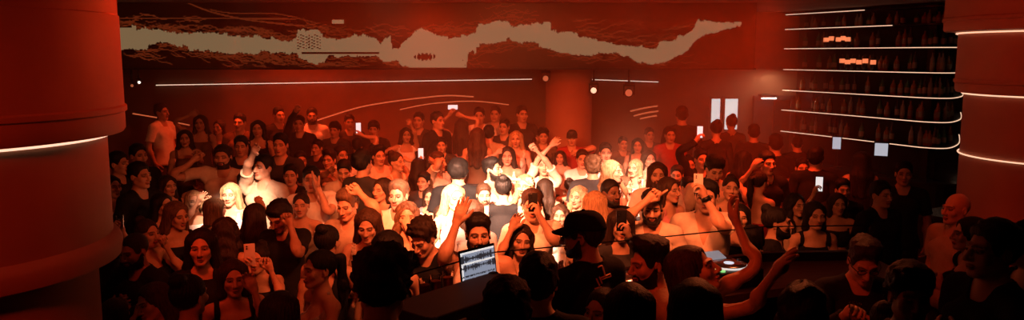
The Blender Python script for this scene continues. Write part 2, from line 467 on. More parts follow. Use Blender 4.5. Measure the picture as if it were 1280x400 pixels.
# ------------------------------------------------------------------ hair
def scalp_hair(fem, lod, kind):
    """hair that follows the skull: (top, side, curl, lift, hairline shift)"""
    B = get_base(fem); key = (lod, 'hair_' + kind)
    if key in B.cache: return B.cache[key]
    L = B.lod[lod]; v = L.v; x, y, z = np.abs(v[:, 0]), v[:, 1], v[:, 2]
    top, side, curl, lift, fr = {'buzz': (.004, .003, 0, 0, 0), 'short': (.021, .009, .006, .006, 0), 'fade': (.026, .004, .006, .014, 0), 'quiff': (.030, .005, .006, .040, .002),
                                 'curly': (.040, .015, .020, .012, -.004), 'tight': (.010, .009, .001, 0, 0), 'mop': (.036, .024, .008, .008, -.012), 'side': (.030, .012, .003, .018, 0)}[kind]
    zl = np.interp(y, [-.11, -.088, -.062, -.050, -.040, -.020, .0, .02, .04, .10], [1.712 + fr, 1.710 + fr, 1.700 + fr, 1.672, 1.640, 1.632, 1.668, 1.662, 1.600, 1.560])
    zl = zl + np.where(y < -.05, .010 + np.clip(x - .035, 0, .03) * .35, 0) * (0 if kind == 'mop' else 1) + .0055 * noise3(v, 260, 31)
    s = np.maximum(zl - z, np.where(L.w[:, BI['head']] + L.w[:, BI['neck']] > .5, -1, .02))
    ear = .006 - np.sqrt((x - .083) ** 2 + ((y - .01) / 1.6) ** 2 * .3 + ((z - 1.638) / 2) ** 2 * .3)
    V, Fc, W, N, bd = clip_surface(v, L.f, L.w, L.n, s)
    zz, yy = V[:, 2], V[:, 1]
    t = np.clip((zz - 1.685) / .05, 0, 1); t = t * t * (3 - 2 * t)
    off = side + (top - side) * t
    edge = np.clip((zz - np.interp(yy, [-.11, -.062, -.050, .0, .04, .10], [1.712, 1.70, 1.672, 1.668, 1.60, 1.56])) / .022, .06, 1)
    off *= edge
    if curl: off += (curl * 1.5 * noise3(V, 90, 11) * np.clip(t + .4, 0, 1) + curl * .9 * noise3(V, 210, 12)) * np.clip(edge, .2, 1)
    off = np.maximum(off, .002)
    N = N.copy()
    V2, F2, W2 = hem(V, Fc, W, N, bd, off)
    if lift:
        k = np.clip((-V2[:, 1] + .03) / .11, 0, 1) * np.clip((V2[:, 2] - 1.70) / .06, 0, 1)
        V2[:, 2] += lift * k; V2[:, 1] -= lift * .35 * k
    B.cache[key] = (V2, F2, W2)
    return B.cache[key]

def beard(fem, lod, kind='full'):
    B = get_base(fem); key = (lod, 'beard_' + kind)
    if key in B.cache: return B.cache[key]
    L = B.lod[lod]; v = L.v; x, y, z = np.abs(v[:, 0]), v[:, 1], v[:, 2]
    up = np.interp(y, [-.11, -.085, -.04, -.01, .005], [1.567, 1.570, 1.592, 1.63, 1.64])
    s = np.maximum.reduce([z - up, 1.515 - z, y - .004])
    mst = np.maximum.reduce([np.abs(z - 1.5955) - .0060, x - .028, y + .08])
    side = np.maximum.reduce([np.abs(x - .0285) - .006, np.abs(z - 1.578) - .02, y + .06])
    s = np.minimum(s, np.minimum(mst, side)); s = np.maximum(s, np.where(L.w[:, BI['head']] > .4, -1, .02))
    V, Fc, W, N, bd = clip_surface(v, L.f, L.w, L.n, s)
    th = {'full': .012, 'stubble': .003}[kind]
    off = th * np.clip(.35 + (1.60 - V[:, 2]) / .05, .3, 1) + .15 * th * noise3(V, 150, 2)
    B.cache[key] = hem(V, Fc, W, N, bd, np.maximum(off, .002))
    return B.cache[key]

HAIRC = {}
def long_hair(lod, kind):
    """free-hanging hair modelled in the head's rest space; returns verts, faces, weights"""
    if (lod, kind) in HAIRC: return HAIRC[(lod, kind)]
    st = (.0055, .008, .011)[lod]
    ax = [np.arange(-.19, .19, st), np.arange(-.16, .26, st), np.arange(1.14, 1.84, st)]
    F = Field(*ax); e, c = F.ell, F.cone
    cap = (.0845, .106, .098) if kind not in ('pony', 'bun') else (.082, .1035, .0965)
    e((0, .018, 1.676), cap, 0)
    m = lambda p: mir(p)
    if kind in ('long', 'wavy', 'fronts'):
        zb = {'long': 1.24, 'wavy': 1.30, 'fronts': 1.26}[kind]
        c(V3(0, .055, 1.68), V3(0, .105, 1.47), .080, .070, .03); c(V3(0, .105, 1.47), V3(0, .118, zb), .070, .045, .03)
        for s in (1, -1):
            c(V3(s * .055, .035, 1.68), V3(s * .085, .075, 1.48), .048, .048, .03); c(V3(s * .085, .075, 1.48), V3(s * .085, .105, zb + .02), .048, .032, .03)
            if kind != 'long':
                c(V3(s * .066, -.01, 1.70), V3(s * .088, -.012, 1.53), .028, .034, .02); c(V3(s * .088, -.012, 1.53), V3(s * .105, -.10, 1.44), .034, .026, .02)
                c(V3(s * .105, -.10, 1.44), V3(s * .098, -.125, zb + .02), .026, .018, .02)
            else:
                c(V3(s * .066, .0, 1.70), V3(s * .092, .02, 1.50), .028, .032, .02)
    elif kind == 'bob':
        c(V3(0, .05, 1.68), V3(0, .07, 1.53), .082, .072, .03)
        for s in (1, -1): c(V3(s * .062, .02, 1.69), V3(s * .080, .02, 1.53), .036, .034, .03)
    elif kind == 'pony':
        c(V3(0, .11, 1.70), V3(0, .155, 1.69), .022, .026, .012); c(V3(0, .155, 1.69), V3(0, .165, 1.52), .030, .034, .02); c(V3(0, .165, 1.52), V3(0, .15, 1.36), .034, .014, .02)
    elif kind == 'bun':
        e((0, .085, 1.755), (.045, .042, .040), .015)
    elif kind == 'afro':
        e((0, .025, 1.70), (.125, .13, .115), .02)
    # strands
    g = np.stack(np.meshgrid(*ax, indexing='ij'), -1)
    ang = np.arctan2(g[..., 0], g[..., 1] - .02)
    wav = np.sin(g[..., 2] * 60 + 2 * np.sin(ang * 3)) * .006 if kind in ('wavy', 'fronts') else np.sin(g[..., 2] * 25) * .002
    if kind == 'afro':
        F.v += .008 * np.sin(g[..., 0] * 140) * np.sin(g[..., 1] * 150) * np.sin(g[..., 2] * 145)
    else:
        F.v += .0035 * np.sin(ang * 34 + 3 * np.sin(g[..., 2] * 22) + wav * 200) * (np.clip((1.79 - g[..., 2]) / .06, 0, 1)) + wav
    # face opening and neck
    F.ell((0, -.108, 1.636), (.069, .078, .101), .012, True)
    F.ell((0, -.075, 1.60), (.058, .062, .08), .012, True)
    F.ell((0, -.045, 1.790), (.0045, .075, .020), .004, True)      # the parting
    if kind in ('pony', 'bun'):
        g0 = g[..., 2] - np.interp(g[..., 1], [-.11, -.07, -.055, .0, .03, .06, .09, .10, .17], [1.712, 1.70, 1.67, 1.655, 1.61, 1.57, 1.565, 1.30, 1.30])
        F.v = np.maximum(F.v, -g0)
    if kind == 'bob': F.v = np.maximum(F.v, 1.505 - g[..., 2])
    if kind == 'afro': F.v = np.maximum(F.v, np.interp(g[..., 1], [-.12, -.05, .05], [1.70, 1.62, 1.58]) - g[..., 2])
    v, q = surface_nets(ax, F.v)
    v, t = decimate(v, q, (9000, 4200, 2200)[lod])
    w = np.zeros((len(v), NB)); k = np.clip((1.56 - v[:, 2]) / .16, 0, 1)
    w[:, BI['head']] = 1 - k; w[:, BI['neck']] = k * .35; w[:, BI['chest']] = k * .65
    HAIRC[(lod, kind)] = (v, t, w)
    return HAIRC[(lod, kind)]

def cap_mesh(lod):
    """a baseball cap in the head's rest space"""
    V, F = [], []
    R, S = 14, 40
    for i in range(R + 1):
        t = i / R
        for j in range(S):
            a = 2 * math.pi * j / S
            r = math.cos(t * math.pi / 2) ** .55
            ridge = 1 + .006 * (abs(math.cos(3 * a)) > .97)
            x = .088 * r * math.sin(a) * ridge; y = .018 - .109 * r * math.cos(a) * ridge
            z = 1.685 + .092 * math.sin(t * math.pi / 2) + (.012 * math.cos(a) if t < .2 else .012 * math.cos(a) * (1 - t))
            V.append((x, y, z))
    for i in range(R):
        for j in range(S):
            a, b = i * S + j, i * S + (j + 1) % S; F.append((a, b, b + S, a + S))
    # sweat band inside
    b0 = len(V)
    for j in range(S):
        a = 2 * math.pi * j / S; V.append((.086 * math.sin(a), .018 - .107 * math.cos(a), 1.685 + .012 * math.cos(a)))
    for j in range(S): F.append((b0 + j, b0 + (j + 1) % S, (j + 1) % S, j))
    # button
    c0 = len(V)
    for k, (r, zz) in enumerate(((.010, 1.775), (.010, 1.782), (.006, 1.785), (.0005, 1.786))):
        for j in range(8):
            a = 2 * math.pi * j / 8; V.append((r * math.sin(a), .018 - r * math.cos(a), zz))
    for k in range(3):
        for j in range(8): F.append((c0 + k * 8 + j, c0 + k * 8 + (j + 1) % 8, c0 + (k + 1) * 8 + (j + 1) % 8, c0 + (k + 1) * 8 + j))
    # brim
    n = 18; m = 6; d0 = len(V)
    for lay in (0, 1):
        for i in range(m + 1):
            for j in range(n + 1):
                a = math.radians(-68 + 136 * j / n); t = i / m
                L = .068 * math.cos(a * 1.05) ** .8
                x = .089 * math.sin(a) * (1 + .10 * t); y = .018 - .110 * math.cos(a) - L * t
                z = 1.697 - .018 * t - .55 * x * x * (3 if t > 0 else 2.2) * (.6 + .4 * t) + (.0 if lay == 0 else -.005)
                V.append((x, y, z))
    st = (m + 1) * (n + 1)
    for lay in (0, 1):
        for i in range(m):
            for j in range(n):
                a = d0 + lay * st + i * (n + 1) + j; q = (a, a + 1, a + n + 2, a + n + 1); F.append(q if lay == 0 else q[::-1])
    for j in range(n):
        a = d0 + m * (n + 1) + j; F.append((a, a + 1, a + 1 + st, a + st))
    w = np.zeros((len(V), NB)); w[:, BI['head']] = 1
    return np.array(V), np.array(F), w

# ------------------------------------------------------------------ posing
def axis_angle(ax, a):
    ax = np.asarray(ax, float); ax = ax / np.linalg.norm(ax); K = np.array([[0, -ax[2], ax[1]], [ax[2], 0, -ax[0]], [-ax[1], ax[0], 0]])
    return np.eye(3) + math.sin(a) * K + (1 - math.cos(a)) * K @ K
def Rx(a): return axis_angle((1, 0, 0), math.radians(a))
def Ry(a): return axis_angle((0, 1, 0), math.radians(a))
def Rz(a): return axis_angle((0, 0, 1), math.radians(a))
def unit(v): return np.asarray(v, float) / max(np.linalg.norm(v), 1e-9)
def rot_to(a, b):
    a, b = unit(a), unit(b); c = np.cross(a, b); s = np.linalg.norm(c); d = a @ b
    if s < 1e-7: return np.eye(3) if d > 0 else axis_angle(np.cross(a, V3(0, 1, .1)), math.pi)
    return axis_angle(c, math.atan2(s, d))
def frame(f, n):
    f = unit(f); n = np.asarray(n, float) - (np.asarray(n, float) @ f) * f
    if np.linalg.norm(n) < 1e-3: n = V3(.3, .5, .8) - (V3(.3, .5, .8) @ f) * f
    n = unit(n); return np.stack([f, n, np.cross(f, n)], 1)
def mat2quat(R):
    q = Matrix(R.tolist()).to_quaternion(); return np.array([q.w, q.x, q.y, q.z])
def qmul(a, b):
    w1, x1, y1, z1 = a; w2, x2, y2, z2 = b
    return np.array([w1*w2-x1*x2-y1*y2-z1*z2, w1*x2+x1*w2+y1*z2-z1*y2, w1*y2-x1*z2+y1*w2+z1*x2, w1*z2+x1*y2-y1*x2+z1*w2])

FING = {'open': (8, 8, 6, 10), 'relax': (28, 32, 20, 18), 'fist': (82, 95, 60, 48), 'grip': (40, 50, 32, 30), 'point': None, 'spread': (-2, 4, 4, -8), 'flat': (14, 16, 10, 22)}
ARMS = {  # wrist offset from the shoulder (x outward), elbow hint (x outward), palm normal (x outward)
    'down': ((.055, -.05, -.51), (.4, .6, -.2), (-1, -.2, 0)), 'bent': ((-.02, -.30, -.16), (.5, .3, -1), (-.4, 0, 1)), 'up': ((.06, -.10, .49), (1, -.1, 0), (0, -1, 0)),
    'wave': ((.17, -.12, .40), (1, .1, -.3), (0, -1, 0)), 'upbent': ((-.06, -.12, .36), (1, -.2, 0), (0, -1, 0)), 'phone': ((-.10, -.36, .10), (.6, 0, -1), (-.5, .8, .1)),
    'chest': ((-.13, -.175, -.17), (.8, .1, -.7), (0, 1, 0)), 'clap': ((-.10, -.30, .22), (.8, 0, -.7), (-1, 0, 0)), 'side': ((.33, -.12, .16), (.3, .3, -1), (0, -1, 0)),
    'fistup': ((.10, -.22, .34), (.8, 0, -.6), (0, -1, .2)), 'hip': ((.10, -.04, -.44), (1, .3, 0), (-1, 0, 0)), 'fwd': ((.0, -.45, .05), (.3, .2, -1), (0, 0, -1))}

def pose_skeleton(B, P, to_local):
    """returns per-bone (R, rest head, posed head)"""
    J = B.J; G = {}; H = {}
    lean = P.get('lean', 0); roll = P.get('roll', 0); twist = P.get('twist', 0)
    hy, hp, hr = P.get('head', (0, 0, 0))
    local = {'pelvis': Rz(P.get('hip', 0)), 'spine': Rz(twist * .5) @ Rx(lean * .5) @ Ry(roll * .5), 'chest': Rz(twist * .5) @ Rx(lean * .5) @ Ry(roll * .5),
             'neck': Rz(hy * .4) @ Rx(hp * .4) @ Ry(hr * .4), 'head': Rz(hy * .6) @ Rx(hp * .6) @ Ry(hr * .6)}
    def put(b, R):
        p = PARENT[b]
        G[b] = R
        H[b] = J[b] if p is None else H[p] + G[p] @ (J[b] - J[p])
    put('pelvis', local['pelvis'])
    for b in ('spine', 'chest', 'neck', 'head'): put(b, G[PARENT[b]] @ local[b])
    for S, s in (('L', 1), ('R', -1)):
        mx = lambda v: V3(v[0] * s, v[1], v[2])
        spec = P.get('arm' + S, 'down'); spec = spec if isinstance(spec, dict) else {'p': spec}
        off, hint, pn = ARMS[spec.get('p', 'up')]
        hand = spec.get('hand', 'relax')
        if 'palm' in spec: pn = V3(*spec['palm']); pn_l = to_local(pn, True) if spec.get('world_palm') else mx(pn)
        else: pn_l = mx(pn)
        if 'hint' in spec: hint_l = mx(spec['hint'])
        else: hint_l = mx(hint)
        put('clav' + S, G['chest']); put('uarm' + S, G['clav' + S])
        sh = H['uarm' + S]
        if 'world' in spec: tgt = to_local(np.asarray(spec['world'], float), False)
        else: tgt = sh + G['chest'] @ mx(V3(*spec.get('off', off)))
        # raise the collar bone with the arm
        el = math.degrees(math.asin(np.clip(unit(tgt - sh)[2], -1, 1)))
        put('clav' + S, G['chest'] @ Ry(-s * np.clip(el + 10, 0, 90) * .30)); put('uarm' + S, G['clav' + S])
        sh = H['uarm' + S]
        l1 = np.linalg.norm(J['farm' + S] - J['uarm' + S]); l2 = np.linalg.norm(J['hand' + S] - J['farm' + S])
        d = tgt - sh; D = np.clip(np.linalg.norm(d), .13, (l1 + l2) * .992); d = unit(d)
        a = (l1 * l1 - l2 * l2 + D * D) / (2 * D); hgt = math.sqrt(max(l1 * l1 - a * a, 1e-8))
        hp_ = hint_l - (hint_l @ d) * d; hp_ = unit(hp_)
        elb = sh + d * a + hp_ * hgt; wri = sh + d * D
        aL = mx(ARM_A); nL = mx(ARM_N)
        u = unit(elb - sh); fdir = unit(wri - elb)
        ucur = G['clav' + S] @ aL
        put('uarm' + S, rot_to(ucur, u) @ G['clav' + S])
        Rf0 = rot_to(G['uarm' + S] @ aL, fdir) @ G['uarm' + S]
        hd = unit(fdir + (np.asarray(spec['hd'], float) if 'hd' in spec else 0))
        nmin = Rf0 @ nL
        pt = pn_l - (pn_l @ fdir) * fdir
        pt = unit(pt) if np.linalg.norm(pt) > .05 else nmin
        half = nmin + pt
        if np.linalg.norm(half) < .2: half = nmin + pt + .8 * np.cross(fdir, nmin)
        put('farm' + S, frame(fdir, half) @ frame(aL, nL).T)
        put('hand' + S, frame(hd, pt) @ frame(aL, nL).T)
        Rh = G['hand' + S]
        curl_axis = np.cross(aL, nL)
        for fi, nm in enumerate('imrp'):
            if hand == 'point': cu = (4, 6, 4) if nm == 'i' else (80, 92, 55)
            elif hand == 'peace': cu = (2, 4, 4) if nm in 'im' else (80, 92, 55)
            else: cu = FING[hand][:3]
            k = 1 + .08 * (fi - 1)
            R = Rh
            for j in range(3):
                R = R @ axis_angle(curl_axis, math.radians(cu[j] * k)); put(nm + str(j + 1) + S, R)
        tb = 45 if hand in ('point', 'peace') else FING[hand][3]
        tax = unit(J['t2' + S] - J['t1' + S]); tx = unit(np.cross(tax, mx(V3(0, 1, 0)) * 1.0 + nL * .6))
        tdir = unit(mx(V3(0, 1, 0)) * .8 + nL * .6); tx = np.cross(tax, tdir)
        put('t1' + S, Rh @ axis_angle(tx, math.radians(tb * .5))); put('t2' + S, G['t1' + S] @ axis_angle(tx, math.radians(tb)))
        lg = P.get('leg' + S, (0, 0))
        sp = P.get('spread', 2)
        put('thigh' + S, G['pelvis'] @ Ry(-s * sp) @ Rx(-lg[0])); put('shin' + S, G['thigh' + S] @ Rx(lg[1])); put('foot' + S, G['pelvis'] @ Rz(s * 6))
    return G, H

class Skin:
    def __init__(self, B, G, H):
        self.q = np.zeros((NB, 4)); self.d = np.zeros((NB, 4))
        for b in BONES:
            R = G[b]; t = H[b] - R @ B.J[b]
            q = mat2quat(R); self.q[BI[b]] = q; self.d[BI[b]] = .5 * qmul(np.array([0, *t]), q)
    def __call__(self, v, w):
        dom = w.argmax(1)
        sg = np.sign(self.q @ self.q.T); sg[sg == 0] = 1
        ws = w * sg[dom]
        q = ws @ self.q; d = ws @ self.d
        n = np.linalg.norm(q, axis=1, keepdims=True); q = q / n; d = d / n
        r, u = q[:, :1], q[:, 1:]
        rot = v + 2 * np.cross(u, np.cross(u, v) + r * v)
        t = 2 * (r * d[:, 1:] - d[:, :1] * u + np.cross(u, d[:, 1:]))
        return rot + t

SKIN = {'fair': (.66, .43, .33), 'tan': (.50, .30, .20), 'brown': (.30, .16, .10), 'dark': (.15, .08, .05)}
HAIRCOL = {'black': (.012, .010, .009), 'dark': (.030, .018, .012), 'brown': (.050, .026, .015), 'light': (.115, .066, .036), 'blond': (.34, .23, .125), 'grey': (.25, .23, .21)}
CLOTH = {'black': (.012, .012, .013), 'charcoal': (.04, .04, .043), 'white': (.78, .77, .75), 'cream': (.60, .54, .45), 'grey': (.28, .28, .28), 'navy': (.02, .025, .06), 'beige': (.42, .34, .25), 'red': (.30, .03, .03),
         'brown': (.12, .07, .04), 'blue': (.10, .16, .30), 'denim': (.06, .09, .16), 'olive': (.10, .11, .05), 'pink': (.55, .25, .28), 'print': (.45, .36, .28), 'silver': (.55, .55, .56)}
def skin_mat(k): return mat('skin_' + k, SKIN[k], rough=.48, spec=.35, feat=True, noise=.06, nscale=60)
def hair_mat(k): return mat('hair_' + k, HAIRCOL[k], rough=.5, spec=.22, noise=.5, nscale=90, stretch=(1, 1, .12), bump=.5, bscale=260)
def cloth_mat(k):
    if k == 'print': return mat('cloth_print', CLOTH[k], rough=.8, noise=.75, nscale=45)
    if k == 'silver': return mat('cloth_silver', CLOTH[k], rough=.35, metal=.6, noise=.3, nscale=160, bump=.6, bscale=300)
    return mat('cloth_' + k, CLOTH[k], rough=.85, spec=.15, noise=.08, nscale=25, bump=.25, bscale=70)

PEOPLE = []
def make_person(P, loc, yaw, scale, lod, label, group):
    """P: look and pose; loc: world place of the feet; yaw in degrees (0 = facing the booth)"""
    fem = P.get('sex', 'm') == 'f'; B = get_base(fem); L = B.lod[lod]
    loc = np.asarray(loc, float); Rw = Rz(yaw); wid = P.get('wide', 1.0)
    sc = V3(scale * wid, scale * wid, scale)
    def to_local(p, direction):
        if direction: return Rw.T @ p
        return (Rw.T @ (p - loc)) / sc
    G, H = pose_skeleton(B, P, to_local)
    sk = Skin(B, G, H)
    # keep the feet on the floor
    foot = min(H['footL'][2], H['footR'][2]) - B.J['footL'][2]
    shift = V3(0, 0, -foot)
    fin = lambda v, w: (sk(v, w) + shift) * sc
    feat = L.feat
    body = link('person', np_mesh('person', fin(L.v, L.w), L.f, attr=feat), skin_mat(P.get('skin', 'tan')), loc=loc, rz=math.radians(yaw))
    tag(body, label, 'person', group)
    def child(name, g, m, lab=None):
        o = link(name, np_mesh(name, fin(g[0], g[2]), g[1]), m, parent=body)
        if lab: o['label'] = lab
        return o
    parts = {}
    hk = P.get('hair', 'short'); hc = hair_mat(P.get('hc', 'dark'))
    if hk in ('long', 'wavy', 'fronts', 'bob', 'pony', 'bun', 'afro'): parts['hair'] = child('hair', long_hair(lod, hk), hc)
    elif hk not in ('bald', None): parts['hair'] = child('hair', scalp_hair(fem, lod, hk), hc)
    if P.get('beard'): parts['beard'] = child('beard', beard(fem, lod, P['beard']), hc)
    top = P.get('top', 'tee'); tname = {'tee': 'shirt', 'shirt': 'shirt', 'longsleeve': 'sweater', 'openshirt': 'shirt'}.get(top, 'top')
    parts['top'] = child(tname, garment(fem, lod, top), cloth_mat(P.get('tc', 'black')))
    bot = P.get('bottom', 'trousers')
    parts['bottom'] = child(bot, garment(fem, lod, bot), cloth_mat(P.get('bc', 'charcoal')))
    for s in 'LR': child('shoe', garment(fem, lod, 'shoe' + s), cloth_mat(P.get('sc', 'black')))
    if P.get('cap'):
        parts['cap'] = child('cap', cap_mesh(lod), cloth_mat(P['cap']))
    body_info = dict(P=P, obj=body, G=G, H=H, sk=sk, fin=fin, Rw=Rw, loc=loc, sc=sc, shift=shift, B=B, parts=parts, child=child)
    PEOPLE.append(body_info)
    return body_info

def to_world(I, p): return I['Rw'] @ ((np.asarray(p) + I['shift']) * I['sc']) + I['loc']

# ================================================================== camera
FPX = 1000.0; CAMZ = 3.0; PITCH = math.radians(7.5)
FWD = V3(0, math.cos(PITCH), -math.sin(PITCH)); UPV = V3(0, math.sin(PITCH), math.cos(PITCH)); EYE = V3(0, 0, CAMZ)
def ray(x, y): return FWD + (x - 640) / FPX * V3(1, 0, 0) - (y - 200) / FPX * UPV
def at_depth(x, y, d): return EYE + d * ray(x, y)
def at_y(x, y, Y): r = ray(x, y); return EYE + r * (Y / r[1])
def at_z(x, y, Z): r = ray(x, y); return EYE + r * ((Z - CAMZ) / r[2])
cd = bpy.data.cameras.new('camera'); cam = bpy.data.objects.new('camera', cd); COL.objects.link(cam)
cam.location = (0, 0, CAMZ); cam.rotation_euler = (math.pi / 2 - PITCH, 0, 0)
cd.sensor_width = 36; cd.sensor_fit = 'HORIZONTAL'; cd.lens = 36 * FPX / 1280; cd.clip_start = .05
SC.camera = cam

# ================================================================== shape helpers
class MB:
    """collects shapes, then becomes ONE mesh object"""
    def __init__(self): self.bm = bmesh.new(); self.mi = 0
    def _m(self, faces):
        for f in faces: f.material_index = self.mi
    def box(self, c, s, R=None, bevel=0):
        n0 = set(self.bm.faces)
        r = bmesh.ops.create_cube(self.bm, size=1)
        vs = r['verts']
        for v in vs:
            p = Vector((v.co.x * s[0], v.co.y * s[1], v.co.z * s[2]))
            if R is not None: p = Matrix(R.tolist()) @ p if isinstance(R, np.ndarray) else R @ p
            v.co = p + Vector(c)
        if bevel:
            es = {e for v in vs for e in v.link_edges}
            bmesh.ops.bevel(self.bm, geom=list(es), offset=bevel, segments=2, affect='EDGES', profile=.5)
        self._m([f for f in self.bm.faces if f not in n0]); return self
    def lathe(self, prof, c=(0, 0, 0), n=24, axis=None, caps=True):
        n0 = set(self.bm.faces)
        Q = Vector((0, 0, 1)).rotation_difference(Vector(axis)).to_matrix() if axis is not None else Matrix.Identity(3)
        rings = []
        for r, z in prof:
            rings.append([self.bm.verts.new(Q @ Vector((r * math.cos(2 * math.pi * i / n), r * math.sin(2 * math.pi * i / n), z)) + Vector(c)) for i in range(n)])
        for a, b in zip(rings, rings[1:]):
            for i in range(n): self.bm.faces.new((a[i], a[(i + 1) % n], b[(i + 1) % n], b[i]))
        if caps: self.bm.faces.new(rings[0][::-1]); self.bm.faces.new(rings[-1])
        self._m([f for f in self.bm.faces if f not in n0]); return self
    def tube(self, pts, r, n=8, caps=True):
        n0 = set(self.bm.faces)
        pts = [Vector(p) for p in pts]; rings = []
        for i, p in enumerate(pts):
            t = (pts[min(i + 1, len(pts) - 1)] - pts[max(i - 1, 0)]).normalized()
            up = Vector((0, 0, 1)) if abs(t.z) < .95 else Vector((0, 1, 0))
            u = t.cross(up).normalized(); w = u.cross(t).normalized()
            rings.append([self.bm.verts.new(p + r * (math.cos(2 * math.pi * k / n) * u + math.sin(2 * math.pi * k / n) * w)) for k in range(n)])
        for a, b in zip(rings, rings[1:]):
            for i in range(n): self.bm.faces.new((a[i], a[(i + 1) % n], b[(i + 1) % n], b[i]))
        if caps: self.bm.faces.new(rings[0][::-1]); self.bm.faces.new(rings[-1])
        self._m([f for f in self.bm.faces if f not in n0]); return self
    def prism(self, poly, z0, z1):
        n0 = set(self.bm.faces)
        a = [self.bm.verts.new((x, y, z0)) for x, y in poly]; b = [self.bm.verts.new((x, y, z1)) for x, y in poly]
        n = len(poly); self.bm.faces.new(a[::-1]); self.bm.faces.new(b)
        for i in range(n): self.bm.faces.new((a[i], a[(i + 1) % n], b[(i + 1) % n], b[i]))
        self._m([f for f in self.bm.faces if f not in n0]); return self
    def wall(self, path, z0, z1, th):
        """a wall of thickness th along a 2-D path (th to the left of travel)"""
        L, Rr = offset_path(path, th)
        n0 = set(self.bm.faces); n = len(path)
        q = [[self.bm.verts.new((p[0], p[1], z)) for p in pl] for pl in (path, L) for z in (z0, z1)]
        for i in range(n - 1):
            for a, b in ((0, 1), (1, 3), (3, 2), (2, 0)): self.bm.faces.new((q[a][i], q[a][i + 1], q[b][i + 1], q[b][i]))
        for i in (0, n - 1): self.bm.faces.new((q[0][i], q[1][i], q[3][i], q[2][i]))
        self._m([f for f in self.bm.faces if f not in n0]); return self
    def build(self, name, mats, parent=None, smooth=False, loc=None, rz=None, label=None):
        bmesh.ops.recalc_face_normals(self.bm, faces=self.bm.faces)
        me = bpy.data.meshes.new(name); self.bm.to_mesh(me); self.bm.free()
        if smooth:
            for p in me.polygons: p.use_smooth = True
            try: me.set_sharp_from_angle(angle=math.radians(40))
            except Exception: pass
        o = link(name, me, mats, parent, loc, rz)
        if label: o['label'] = label
        return o
def offset_path(path, th):
    out = []
    P = [np.array(p[:2], float) for p in path]
    for i in range(len(P)):
        t = unit(P[min(i + 1, len(P) - 1)] - P[max(i - 1, 0)]); out.append(P[i] + th * np.array([-t[1], t[0]]))
    return out, P
def spline(pts, n=8):
    P = [np.array(p, float) for p in pts]; out = []
    for i in range(len(P) - 1):
        p0, p1, p2, p3 = P[max(i - 1, 0)], P[i], P[i + 1], P[min(i + 2, len(P) - 1)]
        for k in range(n):
            t = k / n; out.append(.5 * (2 * p1 + (p2 - p0) * t + (2 * p0 - 5 * p1 + 4 * p2 - p3) * t * t + (3 * p1 - p0 - 3 * p2 + p3) * t ** 3))
    out.append(P[-1]); return out
def empty(name, loc, rz=0):
    o = bpy.data.objects.new(name, None); COL.objects.link(o); o.location = loc; o.rotation_euler = (0, 0, rz); return o
def copy_tree(o, parent=None):
    c = o.copy(); COL.objects.link(c)
    if parent is not None: c.parent = parent
    for ch in list(o.children): copy_tree(ch, c)
    return c
def struct(o): o['kind'] = 'structure'; return o

# ================================================================== materials of the place
M_FLOOR = mat('floor_dark', (.05, .035, .03), rough=.35, noise=.3, nscale=3)
M_CEIL = mat('ceiling_paint', (.30, .20, .16), rough=.9, noise=.2, nscale=2)
M_WALL = mat('wall_plaster', (.20, .10, .065), rough=.85, noise=.15, nscale=2.5, bump=.15, bscale=40)
M_WALLD = mat('wall_dark', (.05, .04, .04), rough=.8, noise=.2, nscale=3)
M_COL = mat('column_plaster', (.36, .17, .11), rough=.6, noise=.08, nscale=3, bump=.1, bscale=30)
M_BLACK = mat('black_laminate', (.015, .013, .013), rough=.4, noise=.2, nscale=8)
M_BLACKM = mat('black_metal', (.02, .02, .02), rough=.4, metal=.6)
M_WOOD = mat('booth_wood', (.10, .055, .035), rough=.45, noise=.3, nscale=6, stretch=(1, 8, 8))
M_STEEL = mat('steel', (.5, .5, .5), rough=.3, metal=1)
M_LED = mat('led_warm', (.9, .8, .7), emit=(1, .60, .38), strength=1.05)
M_LEDB = mat('led_bright', (.9, .8, .7), emit=(1, .62, .42), strength=1.25)
M_LEDD = mat('led_dim', (.5, .3, .2), emit=(1, .18, .06), strength=.55)
M_GLASS = mat('clear_glass', (.9, .9, .9), rough=.03, trans=1.0, spec=.5)

# ================================================================== the room
X0, X1, Y0, Y1, ZC = -8.2, 9.2, -1.5, 15.0, 3.78
struct(MB().box(((X0 + X1) / 2, (Y0 + Y1) / 2, -.05), (X1 - X0, Y1 - Y0, .1)).build('floor', M_FLOOR))
struct(MB().box(((X0 + X1) / 2, (Y0 + Y1) / 2, ZC + .1), (X1 - X0, Y1 - Y0, .2)).build('ceiling', M_CEIL))
struct(MB().box(((X0 + X1) / 2, Y1 + .1, ZC / 2), (X1 - X0 + .4, .2, ZC)).build('wall_back', M_WALL))
struct(MB().box((X0 - .1, (Y0 + Y1) / 2, ZC / 2), (.2, Y1 - Y0, ZC)).build('wall_left', M_WALLD))
struct(MB().box((X1 + .1, (Y0 + Y1) / 2, ZC / 2), (.2, Y1 - Y0, ZC)).build('wall_right', M_WALLD))
struct(MB().box(((X0 + X1) / 2, Y0 - .1, ZC / 2), (X1 - X0 + .4, .2, ZC)).build('wall_front', M_WALLD))
TIER_Y, TIER_Z, STAGE_Z = 10.75, .30, .50
BACK_R = 4.6
struct(MB().prism([(X0, TIER_Y), (BACK_R, TIER_Y), (BACK_R, Y1), (X0, Y1)], 0, TIER_Z).build('floor_tier', M_FLOOR))
FRONT = [(-.95, 3.75), (-.12, 4.72), (.85, 5.08), (1.75, 5.45), (2.55, 5.5)]
STAGE = [(-.95, Y0)] + FRONT + [(2.9, 6.05), (5.4, 6.05), (5.4, Y0)]
struct(MB().prism(STAGE, 0, STAGE_Z).build('floor_stage', M_FLOOR))
